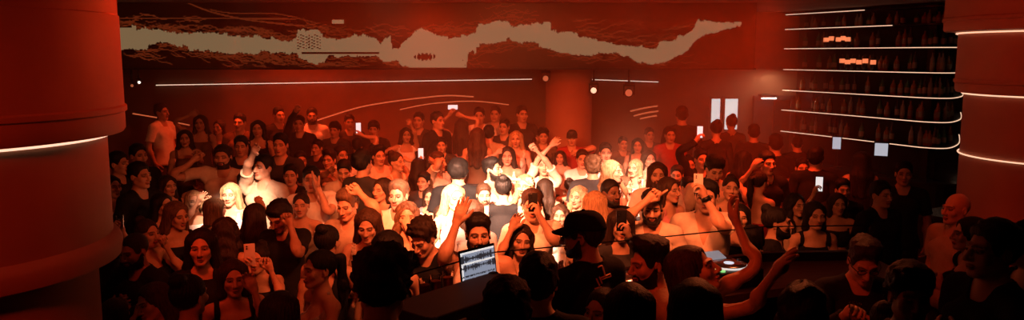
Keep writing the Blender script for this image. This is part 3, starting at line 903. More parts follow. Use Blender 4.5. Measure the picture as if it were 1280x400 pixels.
def floor_z(x, y):
    if y > TIER_Y and x < BACK_R: return TIER_Z
    inside = False; n = len(STAGE)
    for i in range(n):
        (xa, ya), (xb, yb) = STAGE[i], STAGE[(i + 1) % n]
        if (ya > y) != (yb > y) and x < (xb - xa) * (y - ya) / (yb - ya) + xa: inside = not inside
    return STAGE_Z if inside else 0.0

# big round columns with stepped collars and light rings
def column_at(ax, D): a = math.atan((ax - 640) / FPX); return np.array([D * math.sin(a), D * math.cos(a)])
def round_column(c, prof, rings, name='column'):
    o = struct(MB().lathe(prof, (c[0], c[1], 0), n=96).build(name, M_COL, smooth=True))
    for r, z, m, th in rings:
        pts = [(c[0] + r * math.cos(2 * math.pi * k / 96), c[1] + r * math.sin(2 * math.pi * k / 96), z) for k in range(97)]
        MB().tube(pts, th, 6, caps=False).build('light_ring', m, parent=o, smooth=True)
    return o
def ring_z(c, r, xpix, ypix):
    """height of a ring of radius r round c that passes a pixel on its near side"""
    d = ray(xpix, ypix); a = d[:2] @ d[:2]; b = -2 * d[:2] @ c; q = c @ c - r * r
    disc = b * b - 4 * a * q
    t = (-b - math.sqrt(max(disc, 0))) / (2 * a)
    return CAMZ + d[2] * t
aL_ = math.atan(-.508) - math.asin(.163); cL = 4.8 * np.array([math.sin(aL_), math.cos(aL_)])
def rad(c, xpix): D = np.linalg.norm(c); a = math.atan2(c[0], c[1]); return D * abs(math.sin(a - math.atan((xpix - 640) / FPX)))
rU, rM, rB = rad(cL, 156), rad(cL, 132), rad(cL, 110)
zled = ring_z(cL, rM + .02, 20, 187); zsea = ring_z(cL, rU, 20, 150); zlip = ring_z(cL, rU * .985, 20, 342); ztop = ring_z(cL, rU, 20, 9)
round_column(cL, [(rB, 0), (rB, zlip - .14), (rM + .035, zlip - .10), (rM + .045, zlip - .03), (rM + .03, zlip), (rM, zlip + .02), (rM, zled + .01), (rU - .01, zled + .015), (rU, zled + .03), (rU, zsea - .02), (rU + .012, zsea - .012), (rU + .012, zsea + .012),
                  (rU, zsea + .02), (rU, ztop), (rU - .006, ztop + .005), (rU - .006, ZC - .002)], [(rM + .012, zled, M_LEDB, .006)])
aR_ = math.atan(.535) + math.asin(.118); cR = 7.4 * np.array([math.sin(aR_), math.cos(aR_)])
r1, r2, r3 = rad(cR, 1172), rad(cR, 1191), rad(cR, 1203)
z1, z2, z3, zs1, zs2 = (ring_z(cR, r, 1262, y) for r, y in ((r2 + .02, 39), (r3 + .02, 121), (r3 + .02, 203), (r1, 20), (r2, 104)))
round_column(cR, [(r3, 0), (r3, z2 + .005), (r2 - .01, z2 + .01), (r2, z2 + .03), (r2, zs2 - .02), (r2 + .012, zs2 - .01), (r2 + .012, zs2 + .01), (r2, zs2 + .02), (r2, z1 + .01), (r1 - .01, z1 + .015), (r1, z1 + .03), (r1, zs1 - .02), (r1 + .012, zs1 - .01), (r1 + .012, zs1 + .01), (r1, zs1 + .02), (r1, ZC - .002)],
             [(r2 + .012, z1, M_LED, .0065), (r3 + .012, z2, M_LED, .006), (r3 + .012, z3, M_LED, .006)])
# a slimmer column at the back
for xa, xb, Y in ((682, 740, 13.0),):
    a, b = at_y(xa, 100, Y), at_y(xb, 100, Y)
    r = (b[0] - a[0]) / 2
    struct(MB().lathe([(r, 0), (r, ZC - .002)], ((a[0] + b[0]) / 2, Y, 0), n=48).build('column', M_COL, smooth=True))

# ================================================================== the wide screen across the room
YS = 12.2
sx0, sx1 = -8.1, at_y(945, 60, YS)[0]; sz0, sz1 = at_y(600, 87, YS)[2], ZC - .005
edge = [(150, 34, 63), (160, 34, 62), (183, 37, 62), (185, 37.5, 55.5), (193, 36, 55), (195, 36, 52.5), (207, 40, 53), (225, 40.5, 57), (239, 40.5, 61), (260, 40.5, 63.5), (281, 43.5, 66), (305, 46.5, 66.5), (323, 46, 66.5), (325, 47, 63.5), (336, 48, 64),
        (337, 48, 66.5), (356, 51.5, 66.5), (370, 49, 66), (371.5, 36.5, 66.5), (372, 36.5, 71), (380, 37.5, 75), (392, 36.5, 78.5), (397, 37, 79.5), (399, 42, 79), (405, 45, 77), (410, 46.5, 69), (422, 48, 70), (435, 48, 70), (443, 43.5, 70), (456, 44, 70), (458, 46, 70), (470, 48, 70),
        (474, 54, 72), (475, 54, 75), (482, 48, 76.5), (488, 48, 76.5), (489.5, 61.5, 76.5), (499, 59, 77), (501, 55, 80), (507, 49.5, 83), (512, 47, 86), (518, 39, 86.5), (527, 34.5, 86.5), (536, 39, 86.5), (548, 44.5, 86.5), (566, 45.5, 86.5), (574, 45, 86.5), (582.5, 45, 86.5),
        (585, 44.5, 67.5), (591, 42, 65), (595, 40, 64), (596, 33, 55.5), (614, 27.5, 54), (635, 26.5, 50), (637, 28, 51), (639.5, 31.5, 52.5), (664, 30, 53.5), (665, 27, 54), (680, 28.5, 58.5), (688, 28, 62), (689.5, 39, 63), (701, 39, 66), (719, 40.5, 69), (722, 41, 69),
        (723.5, 47, 69), (743, 46.5, 68.5), (749, 52, 66), (770, 55.5, 66.5), (788, 57, 72), (797, 58.5, 78), (818, 61.5, 80), (822, 60, 79.5), (824, 54, 79), (836, 50.5, 76.5), (846, 50, 72), (848, 45, 70.5), (860, 42, 64), (866, 36, 54), (874, 25.5, 48), (884, 26, 43), (907, 27, 36), (916, 27, 35), (927, 27.5, 32)]
EX, ET, EB = (np.array(c, float) for c in zip(*edge))
def make_screen():
    root = empty('video_screen', ((sx0 + sx1) / 2, YS, sz0))
    tag(root, 'wide dark video screen under the ceiling showing a pale jagged band with orange streaks', 'screen')
    fr = MB()
    cx = (sx0 + sx1) / 2; L = sx1 - sx0
    fr.box((0, .22, (sz1 - sz0) / 2), (L, .36, sz1 - sz0))
    fr.build('housing', M_WALLD, parent=root)
    b = MB(); b.box((0, -.005, .012), (L, .07, .024)); b.build('lower_rim', M_BLACKM, parent=root)
    n, m = 720, 66
    xs = np.linspace(sx0 + .01, sx1 - .01, n + 1); zs = np.linspace(sz0 + .03, sz1 - .005, m + 1)
    X, Z = np.meshgrid(xs, zs, indexing='ij')
    V = np.stack([X - cx, np.full_like(X, .03), Z - sz0], -1).reshape(-1, 3)
    i, j = np.meshgrid(np.arange(n), np.arange(m), indexing='ij'); k = (i * (m + 1) + j).ravel()
    F = np.stack([k, k + m + 1, k + m + 2, k + 1], 1)
    xc = (xs[:-1] + xs[1:]) / 2; zc = (zs[:-1] + zs[1:]) / 2
    # the picture on the screen, measured across its width
    d0 = YS / FWD[1]
    u = xc[i] ; w = zc[j]
    px = 640 + FPX * u / (YS * math.cos(PITCH) - (w - CAMZ) * math.sin(PITCH)); py = 200 - FPX * ((w - CAMZ) * math.cos(PITCH) + YS * math.sin(PITCH)) / (YS * math.cos(PITCH) - (w - CAMZ) * math.sin(PITCH))
    r = np.random.default_rng(3)
    jit = np.repeat(r.normal(0, 1.0, n // 4 + 1), 4)[:n] + r.normal(0, .5, n); jit2 = np.repeat(r.normal(0, 1.0, n // 5 + 1), 5)[:n] + r.normal(0, .5, n)
    top = np.interp(px, EX, ET) + jit[i]; bot = np.interp(px, EX, EB) + jit2[i]
    pale = (py > top) & (py < bot) & (px < 928)
    hole = ((px - 531) / 12) ** 2 + ((py - 71) / 4.2) ** 2 < 1 + .5 * np.sin(px * 1.3); pale &= ~hole
    st1 = (np.abs(py - 66.5 + (px - 430) * .005) < 1.2) & (px > 376) & (px < 474); pale &= ~st1
    pale &= ~((px > 575) & (px < 584) & (py > 68) & (py > 68 + (px - 575) * 2.1 - 0) & (px - 575 > (py - 68) * .45))
    gl = (px > 371) & (px < 400) & (np.sin(px * .9) * np.sin(py * 1.7 + px * .2) > .35) & (np.abs(py - 52) < 9); pale &= ~gl
    pale |= (np.abs(px - 422) < 7) & (np.abs(py - 27) < 2.5)
    # thin streaks trailing off the band
    streak = np.zeros((n, m), bool)
    for _ in range(430):
        x0 = r.choice([r.uniform(150, 420), r.uniform(150, 420), r.uniform(420, 860), r.uniform(540, 640)]); up = r.random() < .5
        y0 = np.interp(x0, EX, ET) - abs(r.normal(0, 8)) if up else np.interp(x0, EX, EB) + abs(r.normal(0, 6))
        sl = r.normal(.16 if x0 < 480 else -.05, .14) if r.random() < .8 or not 520 < x0 < 640 else r.choice([-1, 1]) * r.uniform(.5, 1.2); ln = r.uniform(8, 42)
        cols = np.nonzero((px[:, 0] > x0) & (px[:, 0] < x0 + ln))[0]
        for ci in cols:
            yy = y0 + sl * (px[ci, 0] - x0) + 1.2 * np.sin((px[ci, 0] - x0) * .3)
            streak[ci] |= np.abs(py[ci] - yy) < .62
    streak &= ~pale
    c1 = np.abs(py - (22.5 + .00009 * (px - 200) ** 2 * .5)) < .9; c1 &= (px < 370)
    c2 = np.abs(py - (2 + 21 * (1 - np.exp(-(px - 232) / 45)) + .07 * (px - 232))) < 1.1; c2 &= (px > 232) & (px < 380)
    c3 = np.abs(py - (10 + .12 * (px - 260) + 3 * np.sin(px * .05))) < .8; c3 &= (px > 262) & (px < 400)
    streak |= (c1 | c2 | c3) & ~pale
    mi = np.where(pale, 1, np.where(streak, 2, 0)).ravel()
    me = np_mesh('picture', V, F, smooth=False)
    me.polygons.foreach_set('material_index', mi.astype(np.int32))
    mats = [mat('screen_dark', (.02, .008, .006), rough=.35, emit=(1, .06, .01), strength=.004), mat('screen_pale', (.05, .045, .04), rough=.5, emit=(1, .60, .28), strength=.20), mat('screen_orange', (.03, .01, .01), rough=.5, emit=(1, .13, .03), strength=.10)]
    link('picture', me, mats, parent=root)
    return root
make_screen()

# ================================================================== light strips on the back wall
def strip(pts, Y, m, label, r=.02, group=None, nsub=6):
    P = spline([at_y(x, y, Y) for x, y in pts], nsub) if len(pts) > 2 else [at_y(x, y, Y) for x, y in pts]
    root = empty('wall_lamp_strip', P[0]); tag(root, label, 'light strip', group)
    Q = [p - P[0] for p in P]
    MB().tube([q + V3(0, .035, 0) for q in Q], r * 1.3, 6).build('channel', M_BLACKM, parent=root, smooth=True)
    MB().tube(Q, r, 6).build('diffuser', m, parent=root, smooth=True)
strip([(195, 106.5), (665, 99)], 14.93, M_LEDB, 'long straight white light strip on the back wall under the video screen', r=.008)
strip([(740, 99.5), (823, 102.5)], 14.93, M_LEDB, 'short white light strip just beside the slim round column', r=.008)
strip([(365, 161), (410, 146), (450, 134), (490, 127), (530, 122), (560, 119.5), (592, 121)], 14.9, M_LEDD, 'longest dim orange arched light strip on the back wall', r=.014, group='arched light strips')
strip([(500, 137), (540, 129.5), (592, 126.5), (636, 131)], 14.9, M_LEDD, 'dim orange arched light strip just under the longest arch', r=.011, group='arched light strips')
for k, q in enumerate(([(788, 139), (806, 135), (822, 132.5)], [(792, 145), (808, 141), (823, 139)], [(800, 148.5), (812, 146), (821, 144.5)])):
    strip(q, 14.9, M_LEDD, ('top', 'middle', 'bottom')[k] + ' of three short slanting orange light strips on the hazy back wall', r=.016, group='short slanting light strips')
strip([(166, 142), (196, 147)], 14.9, M_LEDD, 'short dim light strip low on the wall behind the man in white', r=.012)
strip([(220, 153), (237, 156.5)], 14.9, M_LEDD, 'stubby dim light strip low on the wall, second along from the man in white', r=.012)

# ================================================================== windows, door
M_PANE = mat('lit_pane', (.8, .8, .8), rough=.3, emit=(1, .86, .74), strength=.95)
for n, (xa, xb) in enumerate(((888, 900), (905, 922))):
    a, b = at_y(xa, 122, 14.97), at_y(xb, 163, 14.97); c = (a + b) / 2; w, h = b[0] - a[0], a[2] - b[2]
    o = MB()
    for dx, dz, sx_, sz_ in ((-w / 2, 0, .03, h + .06), (w / 2, 0, .03, h + .06), (0, h / 2, w, .04), (0, -h / 2, w, .04)): o.box((c[0] + dx, 14.96, c[2] + dz), (sx_, .07, sz_))
    fo = struct(o.build('window_%d' % (n + 1), M_WALL))
    MB().box((c[0], 14.975, c[2]), (w - .02, .02, h - .03)).build('pane', M_PANE, parent=fo)
a, b = at_y(944, 122, 14.97), at_y(990, 122, 14.97); dtop = a[2]
o = MB(); c = (a + b) / 2; w = b[0] - a[0]
for dx, sx_ in ((-w / 2, .07), (w / 2, .07)): o.box((c[0] + dx, 14.95, dtop / 2), (sx_, .1, dtop))
o.box((c[0], 14.95, dtop), (w + .07, .1, .08))
do = struct(o.build('door_1', M_WALLD))
MB().box((c[0] - w * .25, 14.965, dtop / 2 - .02), (w / 2 - .04, .05, dtop - .06)).build('door_leaf', mat('door_brown', (.06, .045, .04), rough=.5, noise=.2, nscale=5), parent=do)
MB().box((c[0] + w * .25, 14.965, dtop / 2 - .02), (w / 2 - .04, .05, dtop - .06)).build('door_leaf', M_BLACK, parent=do)
p = at_y(961, 121.5, 14.8)
lt = empty('ceiling_light', p); tag(lt, 'small white bulkhead light over the dark double door', 'light')
MB().box((0, .08, .02), (.30, .22, .06), bevel=.015).build('fitting', M_BLACKM, parent=lt)
MB().box((0, 0, -.02), (.26, .12, .03), bevel=.01).build('diffuser', mat('lamp_white', (.9, .9, .9), emit=(1, .8, .65), strength=2.2), parent=lt)

# ================================================================== stage spotlights
def moving_head(p, aim, lit, label, up, k=1.0):
    root = empty('spotlight', p); root.scale = (k, k, k); tag(root, label, 'spotlight', 'small stage lights')
    MB().box((0, 0, up - .03), (.20, .20, .06), bevel=.01).build('bracket', M_BLACKM, parent=root)
    y = MB(); y.box((-.11, 0, up / 2 - .04), (.02, .06, up + .02)); y.box((.11, 0, up / 2 - .04), (.02, .06, up + .02)); y.box((0, 0, up - .07), (.24, .06, .02)); y.build('yoke', M_BLACKM, parent=root)
    ax = unit(np.asarray(aim, float) - p)
    MB().lathe([(.05, -.16), (.085, -.12), (.09, .0), (.095, .07), (.08, .08)], n=20, axis=ax).build('lamp_head', M_BLACKM, parent=root, smooth=True)
    MB().lathe([(.075, .078), (.072, .088), (.03, .094)], n=20, axis=ax).build('lens', lit, parent=root, smooth=True)
M_LENS = mat('lens_lit', (.9, .8, .7), emit=(1, .6, .36), strength=1.3); M_LENSD = mat('lens_dim', (.5, .3, .2), emit=(1, .25, .1), strength=.35); M_LENSW = mat('lens_white', (.9, .9, .9), emit=(1, .85, .7), strength=1.6)
for x, y, m, lab, k in ((742, 113, M_LENS, 'lit round spotlight hanging beside the slim column', .62), (786, 116, M_LENSD, 'dim round spotlight hanging under the short light strip', .75),
                        (682, 98, M_LENSD, 'dark boxy spotlight hanging right at the top of the slim column', .6), (174, 103, M_LENSW, 'tiny white-lit spotlight near the big red column', .30), (165, 107, M_LENSD, 'tiny dim spotlight tight against the big red column', .30)):
    p = at_y(x, y, 12.75); moving_head(p, EYE + V3(0, 0, -.3), m, lab, .22, k)
    r_ = [o for o in COL.objects if o.name.startswith('spotlight')][-1]
    MB().lathe([(.018 / k, .20), (.018 / k, (ZC - p[2]) / k)], n=10).build('drop_pole', M_BLACKM, parent=r_, smooth=True)

# ================================================================== the curved back bar
BAR = spline([(4.98, 14.75), (5.6, 13.5), (6.08, 12.45), (6.28, 12.08), (6.55, 12.0), (6.92, 12.4), (7.3, 13.0), (7.9, 14.1)], 6)
bar = empty('bar_shelves', (BAR[0][0], BAR[0][1], 0)); tag(bar, 'tall dark curved bar shelving with glowing white shelf edges beside the round column', 'shelving')
bo = V3(BAR[0][0], BAR[0][1], 0)
loc2 = lambda path: [(p[0] - bo[0], p[1] - bo[1]) for p in path]
inner, _ = offset_path(BAR, .34)
MB().wall(loc2(inner), 0, ZC - .01, .06).build('back_panel', mat('bar_back', (.02, .016, .015), rough=.3, noise=.2, nscale=4), parent=bar)
SHZ = [CAMZ + (at_depth(1000, y, 14.62)[2] - CAMZ) for y in (18.8, 37, 61, 87, 113, 138, 165)]
pixof = lambda p: 640 + FPX * p[0] / ((p[1]) * math.cos(PITCH) - (p[2] - CAMZ) * math.sin(PITCH))
for k, z in enumerate(SHZ):
    MB().wall(loc2(BAR), z - .012, z + .012, .34).build('shelf', M_BLACK, parent=bar)
    front, _ = offset_path(BAR, -.012)
    pts = [V3(p[0], p[1], z) for p in front]
    if k < 2:
        lim = (1083, 1118)[k]; dense = spline(pts, 4); pts = [q for q in dense if pixof(q) < lim]
    MB().tube([q - bo for q in pts], .007, 6).build('edge_light', M_LED, parent=bar, smooth=True)
low, _ = offset_path(BAR, -.25)
MB().wall(loc2(low), 0, 1.06, .59).build('cupboards', M_BLACK, parent=bar)
wt, _ = offset_path(BAR, -.28)
MB().wall(loc2(wt), 1.06, 1.10, .62).build('worktop', mat('worktop_dark', (.03, .025, .025), rough=.25), parent=bar)
BOT = [mat('bottle_' + n, c, rough=.12, spec=.6, emit=None) for n, c in (('amber', (.25, .08, .02)), ('green', (.03, .10, .04)), ('clear', (.22, .18, .15)), ('dark', (.03, .02, .02)))]
M_LABEL = mat('bottle_label', (.25, .18, .12), rough=.7)
def bottle_proto(h, r, m):
    b = MB().lathe([(r * .92, 0), (r, .01), (r, h * .56), (r * .86, h * .66), (r * .38, h * .78), (r * .34, h * .95), (r * .40, h * .955), (r * .40, h)], n=14).build('bottle', m, smooth=True)
    MB().lathe([(r * 1.02, h * .16), (r * 1.02, h * .46)], n=14, caps=False).build('bottle_label', M_LABEL, parent=b, smooth=True)
    MB().lathe([(r * .42, h * .955), (r * .42, h * 1.01)], n=10).build('bottle_cap', M_BLACKM, parent=b, smooth=True)
    return b
protos = [bottle_proto(.29, .038, BOT[0]), bottle_proto(.30, .036, BOT[2]), bottle_proto(.27, .042, BOT[1]), bottle_proto(.25, .045, BOT[0]), bottle_proto(.31, .035, BOT[3])]
dense = spline([(p[0], p[1]) for p in BAR], 12); lens = np.cumsum([0] + [np.linalg.norm(b - a) for a, b in zip(dense, dense[1:])])
def on_bar(s, off):
    i = min(int(np.searchsorted(lens, s)), len(dense) - 1); a = dense[max(i - 1, 0)]; b = dense[i]; t = unit(b - a)
    return dense[i] + off * np.array([-t[1], t[0]])
used = set(); rb = random.Random(5)
shelf_name = ['top', 'second', 'third', 'fourth', 'fifth', 'sixth', 'bottom']
for k, z in enumerate(SHZ):
    s = .18 + rb.uniform(0, .2)
    if k < 1: continue
    while s < 4.0:
        p = on_bar(s, .12 + rb.uniform(-.02, .06)); q = rb.randrange(len(protos))
        o = protos[q] if q not in used else copy_tree(protos[q]); used.add(q)
        o.scale = (1, 1, .72) if k == 1 else (1, 1, 1); o.location = (p[0], p[1], z + .0135); o.rotation_euler = (0, 0, rb.uniform(0, 6))
        tag(o, 'bottle in the row on the %s lit shelf of the curved back bar' % shelf_name[k], 'bottle', 'bottles on the %s bar shelf' % shelf_name[k])
        s += rb.choice([.10, .11, .12, .14, .24, .34])
for q, o in enumerate(protos):
    if q not in used: COL.objects.unlink(o)
# boxed bottles; the light on their labels is painted as emission
M_LABELLIT = mat('bottle_label_lit', (.8, .4, .2), rough=.3, emit=(1, .24, .09), strength=.95)
g = 0
for (xs_, y, kz, w) in (((1032, 1038, 1047, 1053, 1059), 48.5, 2, 'third'), ((1052, 1059, 1066, 1073, 1080, 1090), 75.5, 3, 'fourth')):
    for x in xs_:
        best = min(np.arange(.3, 3.2, .02), key=lambda s: abs(pixof(V3(*on_bar(s, .05), SHZ[kz])) - x)); p = on_bar(best, .05)
        b = MB().box((0, 0, .10), (.066, .056, .20), bevel=.008).lathe([(.016, .20), (.015, .24), (.019, .245), (.019, .265)], n=10).build('bottle', BOT[3], loc=(p[0], p[1], SHZ[kz] + .0135), smooth=True)
        MB().box((0, 0, .135 + .02 * (g % 2)), (.070, .060, .072), bevel=.003).build('lit_label', M_LABELLIT, parent=b)
        tag(b, 'small square bottle with a lit orange label on the %s back bar shelf' % w, 'bottle', 'lit bottles on the %s bar shelf' % w); g += 1
# two till screens on the worktop
for x, y, w, lab in ((1046, 179, .13, 'smaller white till screen half hidden on the back bar'), (1102, 187, .19, 'larger white till screen on the back bar near the column')):
    best = min(np.arange(.2, 3.2, .02), key=lambda s: abs(pixof(V3(*on_bar(s, -.12), 1.45)) - x)); p = on_bar(best, -.12)
    d = p[1]; zc_ = at_y(x, y, d)[2]
    t = empty('till_screen', (p[0], p[1], 1.103), -.45); tag(t, lab, 'screen', 'till screens')
    MB().box((0, .02, .01), (.18, .16, .02), bevel=.005).build('foot_plate', M_BLACKM, parent=t)
    MB().box((0, .03, (zc_ - 1.1) / 2), (.04, .03, zc_ - 1.1)).build('stand', M_BLACKM, parent=t)
    MB().box((0, 0, zc_ - 1.1), (w + .03, .035, .24), bevel=.008).build('casing', M_BLACKM, parent=t)
    MB().box((0, -.0185, zc_ - 1.1), (w, .004, .20)).build('display', mat('till_lit', (.5, .5, .5), emit=(.75, .80, .9), strength=.55), parent=t)
# the front counter of the bar
CNT = spline([(4.9, 9.6), (5.3, 8.9), (5.9, 8.4), (6.7, 8.1), (7.6, 8.0)], 6)
cnt = empty('bar_counter', (CNT[0][0], CNT[0][1], 0)); tag(cnt, 'long dark curved bar counter in front of the lit bottle shelves', 'counter')
co = CNT[0]
MB().wall([(p - co) for p in CNT], 0, 1.06, .5).build('body', M_BLACK, parent=cnt)
CT, _ = offset_path(CNT, -.06)
MB().wall([(p - co) for p in CT], 1.06, 1.11, .62).build('worktop', mat('worktop_dark', (.03, .025, .025)), parent=cnt)

# ================================================================== DJ booth
BZ = 1.58
BP = FRONT[:5]
booth = empty('dj_booth', (BP[1][0], BP[1][1], STAGE_Z)); tag(booth, 'long angled dark DJ booth counter between the DJ and the crowd', 'DJ booth')
bl = lambda path: [(p[0] - BP[1][0], p[1] - BP[1][1]) for p in path]
MB().wall(bl(BP), 0, BZ - STAGE_Z + .06, -.05).build('front_panel', M_BLACK, parent=booth)
MB().wall(bl(offset_path(BP, -.055)[0]), BZ - STAGE_Z - .05, BZ - STAGE_Z, -.55).build('worktop', M_WOOD, parent=booth)
for q in (BP[0], BP[1], BP[2], BP[3]):
    t = unit(np.array(BP[1]) - np.array(BP[0])) if q in BP[:2] else unit(np.array(BP[2]) - np.array(BP[1]))
    n_ = np.array([t[1], -t[0]]); pp = np.array(q) + n_ * .50 + t * .05
    MB().box((pp[0] - BP[1][0], pp[1] - BP[1][1], (BZ - STAGE_Z - .05) / 2), (.06, .06, BZ - STAGE_Z - .05)).build('leg', M_BLACKM, parent=booth)
rail = empty('hand_rail', (BP[2][0], BP[2][1], BZ + .06)); tag(rail, 'thin dark metal rail running along the top of the DJ booth', 'rail')
RP = [(-.62, 4.16), (-.12, 4.74), (.85, 5.10), (1.75, 5.47), (2.52, 5.52)]
MB().tube([(p[0] - BP[2][0], p[1] - BP[2][1], .17) for p in RP], .0045, 8).build('top_bar', M_BLACKM, parent=rail, smooth=True)
for p in RP: MB().tube([(p[0] - BP[2][0], p[1] - BP[2][1], 0), (p[0] - BP[2][0], p[1] - BP[2][1], .17)], .005, 8).build('post', M_BLACKM, parent=rail, smooth=True)

# laptop
bt_ = unit(np.array(FRONT[1]) - np.array(FRONT[0])); bn_ = np.array([bt_[1], -bt_[0]])
def on_booth(al, inw): q = np.array(FRONT[0]) + bt_ * al + bn_ * inw; return q
fc = on_booth(.58, .445); fz_ = math.atan2(bt_[1], bt_[0])
fo = empty('flight_case', (fc[0], fc[1], BZ + .002), fz_); tag(fo, 'low black flight case on the booth hiding the foot of the laptop', 'case')
MB().box((0, 0, .075), (.78, .32, .15), bevel=.006).build('case_body', M_BLACK, parent=fo)
MB().box((0, 0, .190), (.78, .32, .08), bevel=.006).build('case_lid', M_BLACK, parent=fo)
for sx_ in (-1, 1):
    for sy_ in (-1, 1): MB().box((sx_ * .375, sy_ * .145, .212), (.05, .05, .045), bevel=.012).build('corner_guard', M_BLACKM, parent=fo)
    MB().box((sx_ * .2, -.163, .15), (.07, .012, .06), bevel=.004).build('latch', M_STEEL, parent=fo)
def laptop():
    p = on_booth(1.09, .17); top = BZ + .055
    st = empty('laptop_stand', (p[0], p[1], BZ + .002), math.radians(47)); tag(st, 'low metal stand that lifts the laptop off the booth', 'stand')
    MB().box((0, 0, .003), (.24, .18, .006)).build('base', M_STEEL, parent=st)
    for sx_ in (-1, 1): MB().box((sx_ * .10, 0, .027), (.012, .16, .042)).build('leg', M_STEEL, parent=st)
    MB().box((0, 0, .0495), (.24, .20, .006)).build('tray', M_STEEL, parent=st)
    o = empty('laptop', (p[0], p[1], top + .001), math.radians(47)); tag(o, 'open laptop with a glowing white screen of sound waves on the DJ booth', 'laptop'); o.scale = (.86, .86, 1)
    MB().box((0, 0, .009), (.34, .24, .018), bevel=.005).build('keyboard_base', mat('laptop_grey', (.35, .35, .36), rough=.35, metal=.7), parent=o)
    k = MB()
    for r in range(5):
        for c in range(12): k.box((-.14 + c * .0255, .03 - r * .021 + .03, .019), (.021, .017, .004))
    k.build('keys', M_BLACK, parent=o)
    R = Rx(-8); hinge = V3(0, .118, .018)
    ctr = hinge + R @ V3(0, 0, .12)
    MB().box(ctr, (.34, .008, .235), R=R, bevel=.003).build('lid', M_BLACKM, parent=o)
    n, m = 64, 40
    i, j = np.meshgrid(np.arange(n), np.arange(m), indexing='ij'); u = (i + .5) / n; w = (j + .5) / m
    X, Z = np.meshgrid(np.linspace(-.158, .158, n + 1), np.linspace(.014, .222, m + 1), indexing='ij')
    V = np.stack([X, np.full_like(X, -.0055), Z], -1).reshape(-1, 3) @ R.T + hinge
    kk = (i * (m + 1) + j).ravel(); F = np.stack([kk, kk + m + 1, kk + m + 2, kk + 1], 1)
    r = np.random.default_rng(8); amp = np.abs(np.convolve(r.normal(0, 1, n), np.ones(3) / 3, 'same')) * .10 + .02
    wave = (np.abs(w - .80) < amp[i] * .8) | (np.abs(w - .56) < amp[::-1][i] * .7)
    rows = (w < .38) & ((j % 4) < 2) & (r.random((n, m)) > .25); bar_ = (w > .64) & (w < .70)
    mi = np.where(wave, 1, np.where(rows, 1, np.where(bar_ | (w > .95) | (u < .04), 2, 0)))
    me = np_mesh('display', V, F, smooth=False); me.polygons.foreach_set('material_index', mi.ravel().astype(np.int32))
    link('display', me, [mat('lap_blue', (.2, .2, .25), emit=(.42, .48, .62), strength=.55), mat('lap_dark', (.05, .05, .06), emit=(.2, .2, .25), strength=.12), mat('lap_white', (.8, .8, .8), emit=(.95, .93, .9), strength=.85)], parent=o)
laptop()
# media player deck with lit platter
def deck(p, rz, label):
    o = empty('media_player', (p[0], p[1], BZ + .003), rz); tag(o, label, 'DJ deck', 'DJ decks on the booth')
    MB().box((0, 0, .055), (.32, .40, .11), bevel=.008).build('casing', M_BLACKM, parent=o)
    MB().lathe([(.105, .11), (.108, .122), (.100, .128), (.045, .130)], (0, -.06, 0), n=40).build('jog_wheel', mat('jog_silver', (.6, .6, .6), rough=.2, metal=1), parent=o, smooth=True)
    MB().lathe([(.112, .1105), (.116, .114), (.112, .117)], (0, -.06, 0), n=40, caps=False).build('light_ring', mat('deck_ring', (.9, .9, .9), emit=(1, .92, .85), strength=.8), parent=o, smooth=True)
    MB().lathe([(.032, .1305), (.030, .133)], (0, -.06, 0), n=24).build('jog_display', mat('deck_disp', (.7, .8, .9), emit=(.8, .9, 1), strength=.8), parent=o)
    MB().box((0, .14, .125), (.20, .09, .012), R=Rx(18)).build('display', mat('deck_screen', (.5, .6, .7), emit=(.85, .9, 1), strength=.22), parent=o)
    for k, c in enumerate(((.3, 1, .3), (1, .5, .1))):
        MB().lathe([(.016, .11), (.016, .117), (.012, .119)], (-.12, -.16 + .05 * k, 0), n=16).build('play_button' if k else 'cue_button', mat('deck_btn%d' % k, (.5, .5, .5), emit=c, strength=.8), parent=o, smooth=True)
    f = MB().box((.125, -.02, .112), (.014, .17, .004)); f.box((.125, .0, .122), (.024, .014, .016)); f.build('pitch_fader', M_STEEL, parent=o)
deck((1.33, 4.92), .39, 'DJ media player with a shining silver platter beside the leaning woman')
deck((.60, 4.63), .355, 'DJ media player mostly hidden behind the man with the quiff')
mx_ = (.955, 4.765); mo = empty('dj_mixer', (mx_[0] + .03, mx_[1] + .02, BZ + .003), .37); tag(mo, 'flat black DJ mixer between two media players', 'mixer')
MB().box((0, 0, .05), (.30, .36, .10), bevel=.008).build('casing', M_BLACKM, parent=mo)
for i in range(4):
    for j in range(4): MB().lathe([(.011, .10), (.010, .118), (.007, .12)], (-.09 + .06 * i, .13 - .05 * j, 0), n=12).build('knob', M_STEEL, parent=mo, smooth=True)
    MB().box((-.09 + .06 * i, -.12, .108), (.02, .012, .016)).build('fader', M_STEEL, parent=mo)

# glasses on the booth
def tumbler(p, label, h=.11, r=.036, drink=(.35, .10, .03)):
    o = MB().lathe([(r * .86, 0), (r, h), (r * .93, h), (r * .80, .008), (.001, .008)], n=20).build('drinking_glass', M_GLASS, smooth=True, loc=(p[0], p[1], p[2] + .002))
    tag(o, label, 'glass', 'drinking glasses')
    MB().lathe([(r * .78, .009), (r * .87, h * .7)], n=20).build('drink', mat('drink_amber', drink, rough=.1), parent=o, smooth=True)
for x, y, l in ((531, 372, 'tumbler of drink on the booth top, first from its low end'), (545, 367, 'tumbler of drink on the booth top, beside the first glass'), (560, 362, 'tumbler of drink on the booth top, nearest the laptop')):
    q = at_z(x, y, BZ); tumbler((q[0], q[1], BZ), l)

